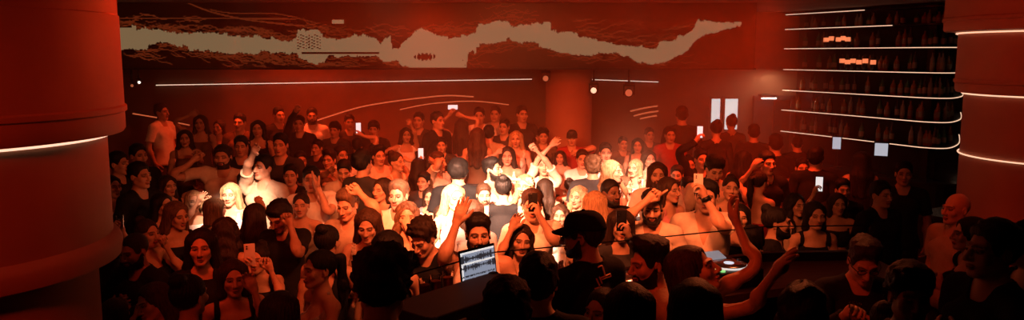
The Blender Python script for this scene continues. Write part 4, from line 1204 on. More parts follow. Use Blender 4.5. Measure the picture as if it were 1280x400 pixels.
# ================================================================== lights and haze
w_ = bpy.data.worlds.new('night'); SC.world = w_; w_.use_nodes = True
nt = w_.node_tree; nt.nodes['Background'].inputs[0].default_value = (0, 0, 0, 1); nt.nodes['Background'].inputs[1].default_value = 0
HAZE = .085
vs_ = nt.nodes.new('ShaderNodeVolumeScatter'); vs_.inputs['Color'].default_value = (1, .62, .42, 1); vs_.inputs['Anisotropy'].default_value = .1  # haze itself tinted red, standing in for redder light on it
tc_ = nt.nodes.new('ShaderNodeTexCoord'); sp_ = nt.nodes.new('ShaderNodeSeparateXYZ'); nt.links.new(tc_.outputs['Object'], sp_.inputs[0])
def ramp(sock, a, b, lo, hi):
    m = nt.nodes.new('ShaderNodeMapRange'); m.interpolation_type = 'SMOOTHSTEP'
    for k, v_ in zip(('From Min', 'From Max', 'To Min', 'To Max'), (a, b, lo, hi)): m.inputs[k].default_value = v_
    nt.links.new(sock, m.inputs['Value']); return m.outputs['Result']
def mul(a, b):
    m = nt.nodes.new('ShaderNodeMath'); m.operation = 'MULTIPLY'
    for k, v_ in enumerate((a, b)):
        if isinstance(v_, float): m.inputs[k].default_value = v_
        else: nt.links.new(v_, m.inputs[k])
    return m.outputs[0]
# the haze hangs at the back of the room and thins out towards the booth, the bar and the far wall by the big column
def add(a, b):
    m = nt.nodes.new('ShaderNodeMath'); m.operation = 'ADD'
    for k, v_ in enumerate((a, b)):
        if isinstance(v_, float): m.inputs[k].default_value = v_
        else: nt.links.new(v_, m.inputs[k])
    return m.outputs[0]
back_ = mul(ramp(sp_.outputs['Y'], 8.4, 12.4, .004, 1), ramp(sp_.outputs['X'], -6.5, -4.2, .15, 1))
plume_ = mul(ramp(sp_.outputs['X'], .3, 2.6, 0, 1), ramp(sp_.outputs['Y'], 7.8, 11.0, 0, .6))
den = mul(mul(add(back_, plume_), ramp(sp_.outputs['X'], 3.6, 5.2, 1, .02)), HAZE)
nt.links.new(den, vs_.inputs['Density'])
nt.links.new(vs_.outputs[0], nt.nodes['World Output'].inputs['Volume'])
RED = (1, .048, .008); ORANGE = (1, .048, .008); HOT = (1, .165, .045); CORE = (1, .53, .35)
def spot(name, p, aim, power, col, ang=50, blend=.6, r=.08):
    l = bpy.data.lights.new(name, 'SPOT'); l.energy = power; l.color = col; l.spot_size = math.radians(ang); l.spot_blend = blend; l.shadow_soft_size = r
    o = bpy.data.objects.new(name, l); COL.objects.link(o); o.location = p
    o.rotation_euler = Vector(np.asarray(aim, float) - np.asarray(p, float)).to_track_quat('-Z', 'Y').to_euler(); return o
def area(name, p, aim, power, col, sx, sy):
    l = bpy.data.lights.new(name, 'AREA'); l.energy = power; l.color = col; l.shape = 'RECTANGLE'; l.size = sx; l.size_y = sy
    o = bpy.data.objects.new(name, l); COL.objects.link(o); o.location = p
    o.rotation_euler = Vector(np.asarray(aim, float) - np.asarray(p, float)).to_track_quat('-Z', 'Y').to_euler(); return o

# ================================================================== the people
G_CROWD = 'people dancing on the club floor'; G_DJ = 'people inside the DJ booth'; G_BAR = 'guests standing near the bar'; G_BACK = 'guests on the raised floor at the back'
ROWS = []
def p(x, y, h, yaw, sex, hair, hc, top, tc, label, d=None, grp=G_CROWD, lod=None, **kw):
    P = dict(sex=sex, hair=hair, hc=hc, top=top, tc=tc); P.update(kw)
    ROWS.append(dict(x=x, y=y, h=h, yaw=yaw, P=P, label=label, d=d, grp=grp, lod=lod))
def A(px, py, dd=-.15, hand='open', **kw): return dict(px=(px, py), dd=dd, p='up', hand=hand, **kw)
B_ = 'bent'
# ---- by the big red column
p(203, 139, 20, 75, 'm', 'short', 'dark', 'tee', 'white', 'man in a white T-shirt standing side-on by the dark wall, taller than those around', d=11.2, grp=G_BACK)
p(174, 193, 26, 55, 'm', 'short', 'black', 'tee', 'black', 'man in black with a red-lit face below the man in the white T-shirt')
p(150, 203, 27, 80, 'm', 'short', 'black', 'longsleeve', 'black', 'dark-haired man in black closest to the big red column, facing the middle')
p(141, 232, 29, 60, 'f', 'long', 'black', 'tank', 'charcoal', 'woman half hidden behind the edge of the big red column', d=7.7)
p(127, 262, 30, 65, 'f', 'long', 'dark', 'strap', 'black', 'woman beside the red column reaching her hand to a glass', d=6.9, armL=A(152, 278, -.1, 'grip'))
p(176, 218, 31, 70, 'm', 'short', 'black', 'tee', 'black', 'man in black seen from the side with thick short black hair', skin='tan')
p(211, 231, 30, 50, 'f', 'long', 'dark', 'tank', 'black', 'woman with long dark hair looking across, behind the one in profile')
p(205, 255, 32, 60, 'f', 'long', 'black', 'tank', 'black', 'woman in profile with a bright lit cheek and long black hair')
p(186, 290, 38, 65, 'f', 'bun', 'dark', 'bandeau', 'black', 'bare-shouldered woman in a strapless top with her fist raised before her', armL=A(207, 297, -.1, 'fist'))
p(165, 312, 44, -22, 'm', 'buzz', 'black', 'longsleeve', 'black', 'broad man with a shaved head and dark sweater, hand on his chest', skin='brown', beard='stubble', armL=dict(p='chest', hand='relax'), head=(0, 12, 0))
p(187, 377, 50, -30, 'f', 'long', 'brown', 'tank', 'black', 'woman tilting her head, lowest by the red column, with long brown hair', head=(0, 8, -18), d=4.6)
p(147, 388, 48, 170, 'f', 'long', 'brown', 'tank', 'charcoal', 'long-haired woman with her back turned, tucked against the red column', d=4.85, armL=dict(p='phone', hand='grip'))
p(251, 307, 44, 15, 'f', 'long', 'black', 'longsleeve', 'black', 'woman in black with very long straight black hair framing her face')
p(223, 268, 37, 45, 'f', 'long', 'light', 'tank', 'black', 'woman with shining light brown hair turned toward the middle', head=(10, 8, 0))
p(239, 366, 46, 165, 'f', 'bun', 'black', 'strap', 'black', 'woman from behind with bare shoulders in front of the black-haired woman', d=4.9)
# ---- left of the middle
p(246, 224, 28, 15, 'f', 'bun', 'dark', 'tank', 'grey', 'woman with hair tied up lifting a hand to her brow', armL=A(256, 228, -.15))
p(243, 250, 31, 30, 'f', 'long', 'blond', 'tank', 'white', 'blond woman in white with both forearms raised into the beam', armL=A(263, 247, -.2, 'relax'), armR=A(250, 243, -.3, 'open'))
p(287, 242, 31, 5, 'f', 'long', 'blond', 'strap', 'white', 'blond woman in a white strappy top facing forward, brightly lit')
p(271, 260, 31, 150, 'f', 'bob', 'light', 'tank', 'cream', 'woman with a light brown bob turned away, in a cream top')
p(285, 287, 40, 165, 'f', 'wavy', 'dark', 'tank', 'black', 'woman with a mane of dark waves, back to the booth')
p(278, 195, 29, 5, 'm', 'short', 'dark', 'tee', 'cream', 'large man in a pale T-shirt holding his fist out sideways', wide=1.12, armR=A(240, 190, -.1, 'fist'), beard='stubble')
p(328, 208, 31, -12, 'm', 'short', 'black', 'tee', 'beige', 'man in a beige T-shirt with one arm straight up, palm open', armR=A(318, 180, -.05, 'open', st=1), head=(-15, -5, 0))
p(321, 267, 36, 170, 'f', 'long', 'dark', 'tank', 'grey', 'woman from behind with dark hair, a bare arm up beside her head', armR=A(326, 246, .1, 'fist'))
p(343, 242, 27, -5, 'f', 'long', 'light', 'tank', 'white', 'small fair-haired woman just behind the man in the black beanie-like mop of hair')
p(348, 271, 38, -20, 'm', 'mop', 'black', 'tee', 'black', 'man with a mop of black hair looking down, fist by his face', head=(0, 25, 0), armL=A(360, 270, -.2, 'fist'), skin='brown')
p(363, 218, 28, 10, 'm', 'short', 'black', 'tee', 'black', 'man in black with a shadowed face left of the man in the bright white T-shirt')
p(376, 200, 25, 30, 'm', 'short', 'dark', 'tee', 'grey', 'man in a grey T-shirt standing behind the shadow-faced man', d=9.6)
p(396, 184, 25, -20, 'm', 'fade', 'black', 'tee', 'charcoal', 'man with a cropped fade just in front of the raised floor, looking sideways')
p(389, 223, 31, 10, 'm', 'short', 'black', 'tee', 'white', 'man in a bright white T-shirt covering his face with an open hand', armL=A(395, 226, -.25, 'open', palm=(0, .2, 1)), armR=dict(ph=(379, 248)))
p(433, 255, 38, -18, 'm', 'side', 'light', 'tee', 'beige', 'light-haired man looking down in a beige T-shirt, one finger pointing up', head=(0, 14, 0), armL=A(447, 228, -.1, 'point', hint=(.6, 0, -1)))
p(459, 281, 43, 0, 'f', 'long', 'brown', 'tank', 'print', 'woman in a patterned top with long straight brown hair looking down', head=(0, 15, 0))
p(430, 213, 29, 5, 'm', 'short', 'black', 'tee', 'cream', 'man with a heavy black fringe looking down at his chest', head=(0, 18, 0))
p(411, 199, 27, -10, 'm', 'quiff', 'dark', 'tee', 'beige', 'man with a quiff and beige T-shirt raising an open hand', armR=A(418, 206, -.5, 'spread', hint=(.3, 0, -1)))
p(455, 203, 32, 150, 'm', 'curly', 'black', 'tee', 'charcoal', 'man with thick curly black hair turned away, dark T-shirt')
p(476, 236, 30, -30, 'f', 'bob', 'dark', 'tank', 'charcoal', 'dark-haired woman with a bob glancing sideways behind the bright pair')
p(497, 243, 39, -12, 'm', 'side', 'light', 'tee', 'white', 'man with swept light hair in white, glaringly lit')
p(509, 269, 41, 5, 'f', 'wavy', 'light', 'tank', 'white', 'fair woman in white pressing her fingers to her cheek', armL=A(507, 276, -.15, 'relax', palm=(0, 1, .2)))
p(537, 245, 31, 0, 'f', 'bob', 'dark', 'tank', 'pink', 'young woman with a dark bob looking straight ahead, in pink')
p(411, 299, 48, 165, 'f', 'bun', 'black', 'strap', 'black', 'woman from behind with a black bun, her bare shoulder toward the booth')
p(396, 334, 48, -52, 'f', 'pony', 'black', 'halter', 'silver', 'woman in profile with hair pulled back and a sparkling halter top')
p(292, 346, 44, 25, 'f', 'bob', 'dark', 'tank', 'black', 'woman with a dark bob and raised hand beside the one taking a photo', armL=A(316, 350, -.12, 'relax', hint=(.3, -.1, -1)))
p(322, 322, 41, -5, 'f', 'bun', 'black', 'tank', 'black', 'woman taking a photo with a pale phone held before her face', armR=dict(ph=(312, 318)), armL=A(336, 326, -.25, 'grip'))
p(353, 386, 55, 175, 'f', 'long', 'dark', 'tank', 'black', 'dark long-haired woman from behind at the low end of the booth', d=4.35)
p(487, 306, 54, 172, 'f', 'long', 'black', 'tank', 'black', 'woman from behind with long black hair between the booth and the patterned top')
p(527, 298, 48, -28, 'm', 'curly', 'dark', 'longsleeve', 'black', 'smiling man with dark curls and a black sweater leaning over the booth', head=(0, 18, 0), lean=8)
# ---- the middle
p(569, 246, 40, 25, 'f', 'long', 'blond', 'tank', 'white', 'blond woman turned to the side, her white top burning in the beam')
p(598, 291, 44, 8, 'm', 'fade', 'black', 'tank', 'white', 'bearded man in a white vest behind the laptop, hand raised', beard='full', armR=A(572, 262, -.25, 'open', hint=(.4, -.3, -1)), sex2=0)
p(592, 264, 33, 170, 'f', 'bob', 'brown', 'tee', 'grey', 'person with a short brown bob facing away, above the bearded man')
p(605, 243, 33, 10, 'm', 'short', 'brown', 'tee', 'white', 'man in white with short brown hair at the brightest spot of the beam', beard='stubble')
p(617, 210, 32, 55, 'm', 'fade', 'black', 'openshirt', 'white', 'laughing man in an open white shirt turned sideways', beard='stubble', head=(10, -5, 0))
p(629, 233, 31, 180, 'f', 'bun', 'black', 'tank', 'black', 'woman with a black bun and black top, back turned, in the middle')
p(655, 231, 33, -20, 'f', 'wavy', 'blond', 'tank', 'white', 'blond woman in white with a bare arm curved over her head', armR=A(656, 216, -.05, 'relax', hint=(1, -.1, 0)))
p(665, 256, 36, 0, 'm', 'side', 'brown', 'tee', 'white', 'man in a white T-shirt filming with a black phone before his face', armL=dict(ph=(666, 253)))
p(652, 299, 44, 8, 'f', 'fronts', 'dark', 'tank', 'print', 'smiling woman with long dark hair over her shoulders and a raised hand', armR=A(642, 272, -.12, 'relax', hint=(.5, -.3, -1)), head=(0, 0, 8))
p(682, 233, 33, 165, 'f', 'long', 'dark', 'tank', 'white', 'woman from behind with long dark hair over a white top')
p(712, 231, 31, 170, 'f', 'bun', 'dark', 'strap', 'black', 'woman with pinned-up dark hair and bare back')
p(722, 245, 34, -35, 'f', 'wavy', 'blond', 'strap', 'cream', 'blond wavy-haired woman looking sideways beside the long-haired blonde')
p(744, 253, 39, 172, 'f', 'long', 'blond', 'tank', 'beige', 'long-haired blond woman with her back turned, hair gleaming')
p(741, 208, 33, 176, 'm', 'curly', 'light', 'tee', 'charcoal', 'man with light curls and a charcoal T-shirt seen from behind', wide=1.08, lod=0)
p(728, 198, 27, 0, 'm', 'short', 'dark', 'tee', 'white', 'man in white whose face shows beside the light-curled head')
p(768, 213, 34, 55, 'f', 'wavy', 'blond', 'tank', 'white', 'wavy blond woman gleaming in white, facing the bar side')
p(793, 209, 29, -35, 'f', 'bob', 'blond', 'tank', 'white', 'woman with a blond bob, brightly lit, behind the dark bearded man')
p(822, 217, 33, -5, 'm', 'bob', 'brown', 'tee', 'white', 'bearded man with chin-length brown hair', beard='full')
p(846, 218, 27, -20, 'm', 'short', 'dark', 'tee', 'grey', 'man partly lit on one cheek beside the man with chin-length hair', beard='stubble')
p(765, 239, 36, 28, 'm', 'tight', 'black', 'tee', 'black', 'dark-skinned bearded man in a black T-shirt looking aside', skin='dark', beard='full')
p(777, 280, 43, 0, 'f', 'long', 'dark', 'longsleeve', 'charcoal', 'woman with long dark hair hiding her mouth behind a black phone', armL=dict(ph=(777, 276)))
p(784, 230, 32, 50, 'f', 'long', 'light', 'tank', 'cream', 'fair-haired woman with an arm raised behind the pointing man', armL=A(801, 222, -.2, 'relax', hint=(.3, -.2, -1)))
p(815, 258, 42, -8, 'm', 'fade', 'black', 'shirt', 'cream', 'grinning bearded man in a cream V-neck pointing a finger upward', beard='full', head=(0, 10, 0), armR=A(813, 237, -.2, 'point', hint=(1, -.2, -.9)))
p(839, 236, 35, 38, 'f', 'long', 'brown', 'strap', 'pink', 'smiling woman with long brown hair looking over her shoulder line')
p(861, 233, 30, 15, 'm', 'short', 'black', 'tee', 'black', 'man in black behind the smiling long-haired woman')
p(883, 244, 38, -20, 'm', 'short', 'black', 'shirt', 'cream', 'man in a cream shirt holding up a pale phone, wristwatch on', armL=dict(ph=(873, 229)), armR='down', wide=1.1)
p(894, 211, 33, 5, 'm', 'mop', 'dark', 'tee', 'beige', 'man with a floppy dark fringe looking down behind the man with the phone', head=(0, 20, 0))
p(914, 234, 36, -8, 'f', 'bun', 'dark', 'strap', 'black', 'woman with dark hair tied up and bare shoulders, chin raised', head=(0, -6, 6))
p(951, 226, 33, 125, 'f', 'pony', 'dark', 'halter', 'red', 'woman dancing with her bare back half turned in a red halter', armL='fistup')
p(974, 276, 45, 72, 'm', 'bun', 'black', 'tee', 'black', 'bearded man in profile with his black hair in a bun', beard='full')
p(1003, 209, 26, -5, 'm', 'short', 'black', 'tee', 'brown', 'man in brown in the gloom behind the woman with a phone held high', grp=G_BAR)
p(996, 255, 31, 20, 'f', 'wavy', 'black', 'tee', 'beige', 'curly-haired woman in a loose beige top at the counter', grp=G_BAR)
p(1048, 254, 31, -6, 'f', 'long', 'dark', 'bandeau', 'black', 'woman in a black bandeau holding her phone up high', armR=dict(ph=(1024, 230), show=1), grp=G_BAR)
p(1054, 236, 27, -5, 'm', 'short', 'black', 'tee', 'black', 'man in black behind the woman in the bandeau', grp=G_BAR)
# ---- inside the booth and in front
p(480, 357, 78, 178, 'm', 'curly', 'dark', 'longsleeve', 'black', 'person with a big round head of dark hair from behind, nearest the viewer', grp=G_DJ, d=2.95, lod=0, wide=1.1, head=(0, 22, 0))
p(673, 347, 70, 178, 'm', 'short', 'black', 'tee', 'black', 'black-haired person from behind below the man in the cap', grp=G_DJ, d=3.35)
p(725, 291, 60, -138, 'm', 'tight', 'dark', 'tee', 'black', 'DJ in a black cap and black T-shirt with a small orange print on the back', grp=G_DJ, d=4.1, cap='black', beard='stubble', head=(28, 8, 0), wide=1.05, armR=dict(p='bent', off=(-.02, -.24, -.13), hand='relax'), armL=dict(p='bent', off=(-.02, -.22, -.13), hand='relax'))
p(786, 384, 84, 178, 'f', 'bob', 'black', 'tank', 'black', 'person with a smooth black bob from behind, low in front of the DJ', grp=G_DJ, d=3.05)
p(750, 386, 48, -40, 'f', 'pony', 'black', 'tee', 'black', 'person peeking out between the black bob and the cap-wearing DJ', grp=G_DJ, d=3.6)
p(808, 326, 60, -72, 'm', 'quiff', 'black', 'tee', 'beige', 'man in profile with a tall black quiff and a beige T-shirt', grp=G_DJ, d=3.85, armL='down', armR='down', beard='stubble', head=(0, 8, 0))
p(870, 333, 58, 62, 'f', 'long', 'dark', 'tank', 'black', 'woman tipping her head back, eyes closed, both bare arms thrown up', grp=G_DJ, d=3.6, head=(5, -22, 0), armL=A(912, 258, .3, 'relax', elb=(947, 338)), armR=A(983, 324, -.45, 'open', elb=(928, 390)))
p(868, 378, 80, 172, 'f', 'long', 'black', 'tank', 'black', 'long-haired woman from behind covering the leaning woman', grp=G_DJ, d=3.1)
p(1003, 378, 66, 160, 'f', 'wavy', 'black', 'strap', 'black', 'woman with dark waves from behind beside the raised forearm', grp=G_DJ, d=3.35)
p(1081, 326, 56, -8, 'm', 'quiff', 'dark', 'longsleeve', 'black', 'man in black glasses bowing his head, fist round a drink', grp=G_DJ, d=4.05, head=(0, 28, 0), glasses=1, armR=A(1063, 384, -.25, 'grip'))
p(1139, 368, 64, -10, 'm', 'mop', 'black', 'longsleeve', 'charcoal', 'shadowed person with messy black hair below the bald man', grp=G_DJ, d=3.2, skin='brown')
p(1193, 259, 45, -75, 'm', 'bald', 'dark', 'tee', 'beige', 'bald man in a beige T-shirt looking sideways by the bar-side column', grp=G_DJ, d=5.45)
p(1208, 290, 46, -100, 'f', 'bob', 'black', 'tank', 'black', 'person with a black bob right behind the bald man', grp=G_DJ, d=4.9)
p(1236, 309, 70, -82, 'm', 'short', 'black', 'longsleeve', 'black', 'big man in black in shadowed profile at the edge of the picture', grp=G_DJ, d=3.45, wide=1.04)
p(1282, 300, 60, -95, 'f', 'long', 'black', 'tank', 'black', 'dark figure with long hair behind the big man in profile', grp=G_DJ, d=3.9)
p(1108, 398, 56, 150, 'f', 'bun', 'black', 'tee', 'charcoal', 'person with tied-up hair low between the glasses wearer and the messy-haired one', grp=G_DJ, d=3.6)
p(634, 384, 58, 178, 'm', 'short', 'black', 'tee', 'charcoal', 'low dark head from behind just below the flight case on the booth', grp=G_DJ, d=2.8)
# ---- back rows
p(349, 143, 19, 40, 'm', 'short', 'black', 'tee', 'black', 'man in black on the raised floor turning his head, left of the white T-shirt', grp=G_BACK)
p(374, 154, 20, 5, 'm', 'short', 'black', 'longsleeve', 'black', 'man in a black sweater on the raised floor with one hand up', grp=G_BACK, armR=A(371, 131, 0, 'relax', st=1))
p(390, 144, 19, 15, 'm', 'short', 'black', 'tee', 'white', 'bearded man in a white T-shirt on the raised floor', grp=G_BACK, beard='full')
p(427, 193, 26, 40, 'm', 'short', 'dark', 'tee', 'white', 'man in white half turned, just before the raised floor')
p(418, 162, 20, -10, 'm', 'mop', 'black', 'tee', 'charcoal', 'man in charcoal on the raised floor beside the glowing phone', grp=G_BACK)
p(447, 181, 22, 178, 'm', 'short', 'black', 'tee', 'black', 'man from behind holding a glowing phone above the heads', d=10.2, armR=dict(ph=(448, 160), show=1))
p(467, 161, 20, 0, 'm', 'mop', 'black', 'tee', 'black', 'dark-haired man facing forward on the raised floor, alone in the haze', grp=G_BACK)
p(474, 194, 26, 30, 'm', 'quiff', 'black', 'tee', 'cream', 'man with a quiff in cream facing the bar side')
p(497, 201, 27, 60, 'f', 'bun', 'dark', 'tank', 'cream', 'woman in cream with hair up in profile near the glowing white phone')
p(508, 168, 21, 15, 'f', 'long', 'dark', 'tank', 'white', 'woman in a white vest on the raised floor with one arm up', grp=G_BACK, armL=A(512, 148, -.05, 'open', st=1), armR=dict(p='side', hand='relax'))
p(524, 206, 25, 170, 'f', 'long', 'black', 'tank', 'charcoal', 'woman from behind filming with a bright white phone', armL=dict(ph=(526, 192), show=1))
p(548, 150, 22, 50, 'm', 'short', 'black', 'longsleeve', 'black', 'man in a black sweater with one lit side of the face, raised floor', grp=G_BACK)
p(552, 181, 23, 0, 'm', 'short', 'black', 'tee', 'charcoal', 'man looking straight ahead between two back rows, charcoal T-shirt')
p(549, 201, 27, 60, 'm', 'short', 'brown', 'tee', 'cream', 'man in cream in profile with a hand spread before him', armR=A(541, 193, -.1, 'spread'))
p(578, 157, 22, 165, 'f', 'long', 'dark', 'tank', 'pink', 'woman from behind in pink holding a phone sideways overhead', grp=G_BACK, armR=A(577, 138, -.05, 'grip'), armL=dict(ph=(566, 134), show=2))
p(599, 144, 21, 0, 'm', 'short', 'black', 'tee', 'white', 'man in white at the back, brightest on the raised floor', grp=G_BACK)
p(619, 142, 21, -10, 'm', 'short', 'dark', 'tee', 'grey', 'man in grey next to the bright white shirt at the back', grp=G_BACK)
p(597, 169, 25, 178, 'f', 'long', 'brown', 'tank', 'brown', 'woman with long brown hair from behind, beside the man in the light T-shirt', d=10.2)
p(611, 166, 25, 180, 'm', 'short', 'black', 'tee', 'beige', 'man in a light T-shirt from behind in front of the raised floor', d=9.8)
p(634, 194, 26, 0, 'f', 'long', 'dark', 'strap', 'white', 'woman with dark hair in a white strappy top and an arm up', armR=A(623, 182, -.05, 'relax'))
p(645, 173, 21, -5, 'f', 'long', 'blond', 'tank', 'cream', 'blond woman in the haze left of the crossed arms', d=10.3)
p(630, 158, 20, -20, 'm', 'short', 'black', 'tee', 'charcoal', 'man in charcoal standing in haze behind the hazy blonde', grp=G_BACK)
p(653, 142, 20, 20, 'm', 'short', 'black', 'tee', 'black', 'man in black on the raised floor left of the slim column', grp=G_BACK, armL='bent')
p(679, 170, 23, 0, 'm', 'curly', 'black', 'tee', 'brown', 'curly-haired man in haze behind the crossed arms', d=10.4)
p(680, 205, 28, 0, 'f', 'bun', 'dark', 'tee', 'cream', 'woman crossing both raised forearms into an X', d=8.9, armL=A(667, 178, -.25, 'fist', hint=(1, -.2, -.3)), armR=A(692, 172, -.15, 'relax', hint=(1, -.2, -.3)))
p(715, 172, 25, -5, 'm', 'short', 'black', 'tee', 'red', 'man in a dark red T-shirt bending one arm across himself', d=9.9, cap='charcoal', armL=A(722, 184, -.25, 'relax', hint=(1, 0, .2)))
p(779, 179, 23, 10, 'm', 'short', 'black', 'tee', 'brown', 'man in brown, dim in the haze beyond the blond bob', d=10.3)
p(797, 181, 24, -10, 'f', 'bob', 'black', 'tank', 'charcoal', 'woman with a black bob, dim in the haze beside the man in brown', d=9.8)
p(812, 168, 21, 10, 'm', 'short', 'black', 'tee', 'charcoal', 'man in charcoal on the raised floor beneath the short slanting lights', grp=G_BACK)
p(838, 168, 22, 0, 'm', 'short', 'black', 'tee', 'red', 'man in dark red in the haze next to the tall dark man', grp=G_BACK)
p(852, 143, 23, 178, 'm', 'short', 'black', 'longsleeve', 'black', 'tall dark man from behind, head above the hazy back row', grp=G_BACK, d=11.0)
p(877, 198, 27, 10, 'm', 'short', 'black', 'longsleeve', 'black', 'red-faced man in a black sweater in front of the two silhouettes', armR=dict(ph=(875, 165), show=1))
p(895, 160, 26, 175, 'f', 'bun', 'black', 'longsleeve', 'black', 'slighter silhouette of a woman standing before the narrow lit window', d=10.4)
p(914, 152, 28, 178, 'f', 'bun', 'black', 'longsleeve', 'charcoal', 'taller silhouette of a woman with hair heaped up before the wider lit window', d=10.2)
p(942, 165, 26, 172, 'm', 'short', 'black', 'tee', 'black', 'silhouette of a man in front of the dark double door', d=10.3)
p(969, 179, 27, 175, 'm', 'short', 'black', 'tee', 'black', 'dark-haired man from behind between the door and the bar shelves', d=9.9, grp=G_BAR)
p(996, 178, 27, 178, 'm', 'buzz', 'black', 'tee', 'black', 'close-cropped man from behind before the bar shelves', d=9.6, grp=G_BAR)
p(1020, 196, 27, 150, 'm', 'short', 'black', 'tee', 'black', 'man from behind before the smaller till screen', d=9.4, grp=G_BAR)
p(1076, 200, 27, 170, 'f', 'long', 'black', 'tank', 'black', 'long-haired woman from behind before the larger till screen', d=9.3, grp=G_BAR)
p(1130, 216, 29, -20, 'm', 'short', 'black', 'tee', 'black', 'man in black by the bar, just visible in the dark', d=8.7, grp=G_BAR)
p(1103, 242, 30, 20, 'm', 'short', 'black', 'longsleeve', 'black', 'man in a black sweater lost in the dark by the bar counter', d=7.8, grp=G_BAR)
p(930, 198, 27, 150, 'f', 'long', 'black', 'tank', 'red', 'long-haired woman with her back turned beside the dancing red halter', d=9.0)
p(960, 203, 27, 10, 'm', 'short', 'black', 'tee', 'black', 'man in black behind the woman in the red halter', d=9.0)
p(250, 153, 22, 10, 'f', 'long', 'dark', 'tank', 'brown', 'woman in haze on the raised floor, nearest the man standing side-on', grp=G_BACK, armR=dict(p='upbent', hand='relax'))
p(299, 152, 21, 0, 'm', 'short', 'black', 'tee', 'brown', 'hazy man with dark hair standing under the red beam at the back', grp=G_BACK)
p(273, 158, 21, -10, 'f', 'bob', 'dark', 'tank', 'charcoal', 'hazy woman with a bob beneath the red beam at the back', grp=G_BACK)
p(322, 160, 21, 10, 'f', 'long', 'black', 'tank', 'black', 'hazy dark woman left of the two men in black', grp=G_BACK)
p(231, 172, 23, 20, 'f', 'long', 'dark', 'tank', 'brown', 'woman reaching her arm toward the middle from beside the white T-shirt', d=10.1, armL=dict(p='fwd', hand='relax'))
p(301, 182, 24, 10, 'm', 'short', 'black', 'tee', 'black', 'man in the shade between the large man and the raised palm', d=9.9)
p(437, 152, 20, 20, 'm', 'short', 'black', 'tee', 'charcoal', 'man in the haze just left of the dark-haired lone man', grp=G_BACK)
p(523, 150, 20, -10, 'm', 'short', 'black', 'tee', 'charcoal', 'man in the haze between the white vest and the lit-faced man', grp=G_BACK)
p(573, 213, 33, 178, 'm', 'mop', 'black', 'tee', 'black', 'man from behind in black with a shaggy head, in the middle of the crowd', wide=1.1)
p(529, 226, 28, -20, 'm', 'fade', 'black', 'tee', 'charcoal', 'man in charcoal peering past the shaggy head')
p(700, 196, 26, -10, 'f', 'long', 'dark', 'tank', 'beige', 'woman in beige between the crossed arms and the light curls')
p(757, 190, 25, 0, 'm', 'short', 'dark', 'tee', 'brown', 'man in brown between the light curls and the gleaming blonde', d=9.7)
p(812, 198, 26, 10, 'f', 'long', 'dark', 'tank', 'brown', 'woman in brown just behind the chin-length-haired man', d=9.4)
p(862, 205, 26, 0, 'f', 'bun', 'black', 'tank', 'charcoal', 'woman with tied hair at the dim edge of the haze', d=9.3)
p(350, 180, 24, 0, 'm', 'short', 'black', 'tee', 'charcoal', 'man in charcoal just below the black-dressed pair on the raised floor', d=9.8)
p(305, 228, 29, 10, 'm', 'short', 'dark', 'tee', 'charcoal', 'man in charcoal between the blond woman and the raised arm', d=8.0)
p(408, 232, 29, -5, 'f', 'bob', 'light', 'tank', 'cream', 'woman with a light bob just behind the pointing light-haired man', d=8.2)
p(376, 255, 34, 5, 'f', 'bun', 'dark', 'strap', 'beige', 'woman in a beige strappy top by the small black phone', d=6.9)
p(552, 268, 36, -10, 'f', 'long', 'dark', 'tank', 'cream', 'woman in cream just behind the smiling curly man', d=6.5)
p(700, 268, 36, -10, 'f', 'wavy', 'brown', 'tank', 'white', 'brown-haired woman in white just behind the DJ cap', d=6.6)
p(925, 270, 38, -10, 'f', 'long', 'black', 'tank', 'black', 'woman in black with long hair below the woman with bare shoulders', d=6.2)
p(940, 300, 46, 170, 'm', 'short', 'black', 'tee', 'black', 'man from behind in black just beyond the lit deck', d=6.0)
p(1020, 268, 34, 0, 'f', 'bob', 'black', 'tank', 'black', 'woman with a black bob in the dark by the bun-haired man', d=7.0, grp=G_BAR)

# ------------------------------------------------------------------ place everyone so that nobody stands in anyone else
HC = V3(0, -.02, .105)        # middle of the head above its pivot
for r in ROWS:
    P = r['P']; fem = P['sex'] == 'f'; B = get_base(fem)
    G, H = pose_skeleton(B, {k: v for k, v in P.items() if not k.startswith('arm')}, lambda q, d: q)
    foot = min(H['footL'][2], H['footR'][2]) - B.J['footL'][2]
    r['hl'] = H['head'] + G['head'] @ HC - V3(0, 0, foot)
    r['lim'] = (.86, 1.02) if fem else (.93, 1.09)
    if r['grp'] is G_DJ: r['lim'] = (.84, 1.14)
    if r['d'] is None: r['d'] = FPX * .246 / r['h']
def solve(r, d):
    """feet place and body scale for the head at depth d on its line of sight"""
    t = at_depth(r['x'], r['y'], d); s = 1.0
    for _ in range(4):
        off = Rz(r['yaw']) @ (r['hl'] * s * V3(1, 1, 0)); ft = t - off; fz = floor_z(ft[0], ft[1]); s = (t[2] - fz) / r['hl'][2]
        s = min(max(s, .6), 1.4)
    return ft, fz, s
def cost(r, d):
    ft, fz, s = solve(r, d); lo, hi = r['lim']
    e = max(lo - s, s - hi, 0)
    back = (r['grp'] is G_BACK) and (fz != TIER_Z)
    inboo = (r['grp'] is G_DJ) != (fz == STAGE_Z)
    return e * 30 + abs(math.log(d / r['d'])) * 1.2 + 5 * back + 8 * inboo, ft
boothseg = [(np.array(a), np.array(b)) for a, b in zip(FRONT[:-1], FRONT[1:])]
def seg_dist(q, a, b):
    ab = b - a; t = min(max((q - a) @ ab / (ab @ ab), 0), 1); return np.linalg.norm(q - a - t * ab)
SOLIDS = [(cL, rM + .05), (cR, r3 + .05), (np.array([(at_y(680, 100, 13.)[0] + at_y(740, 100, 13.)[0]) / 2, 13.]), .42)]
placed = []
order = sorted(range(len(ROWS)), key=lambda i: -ROWS[i]['h'])
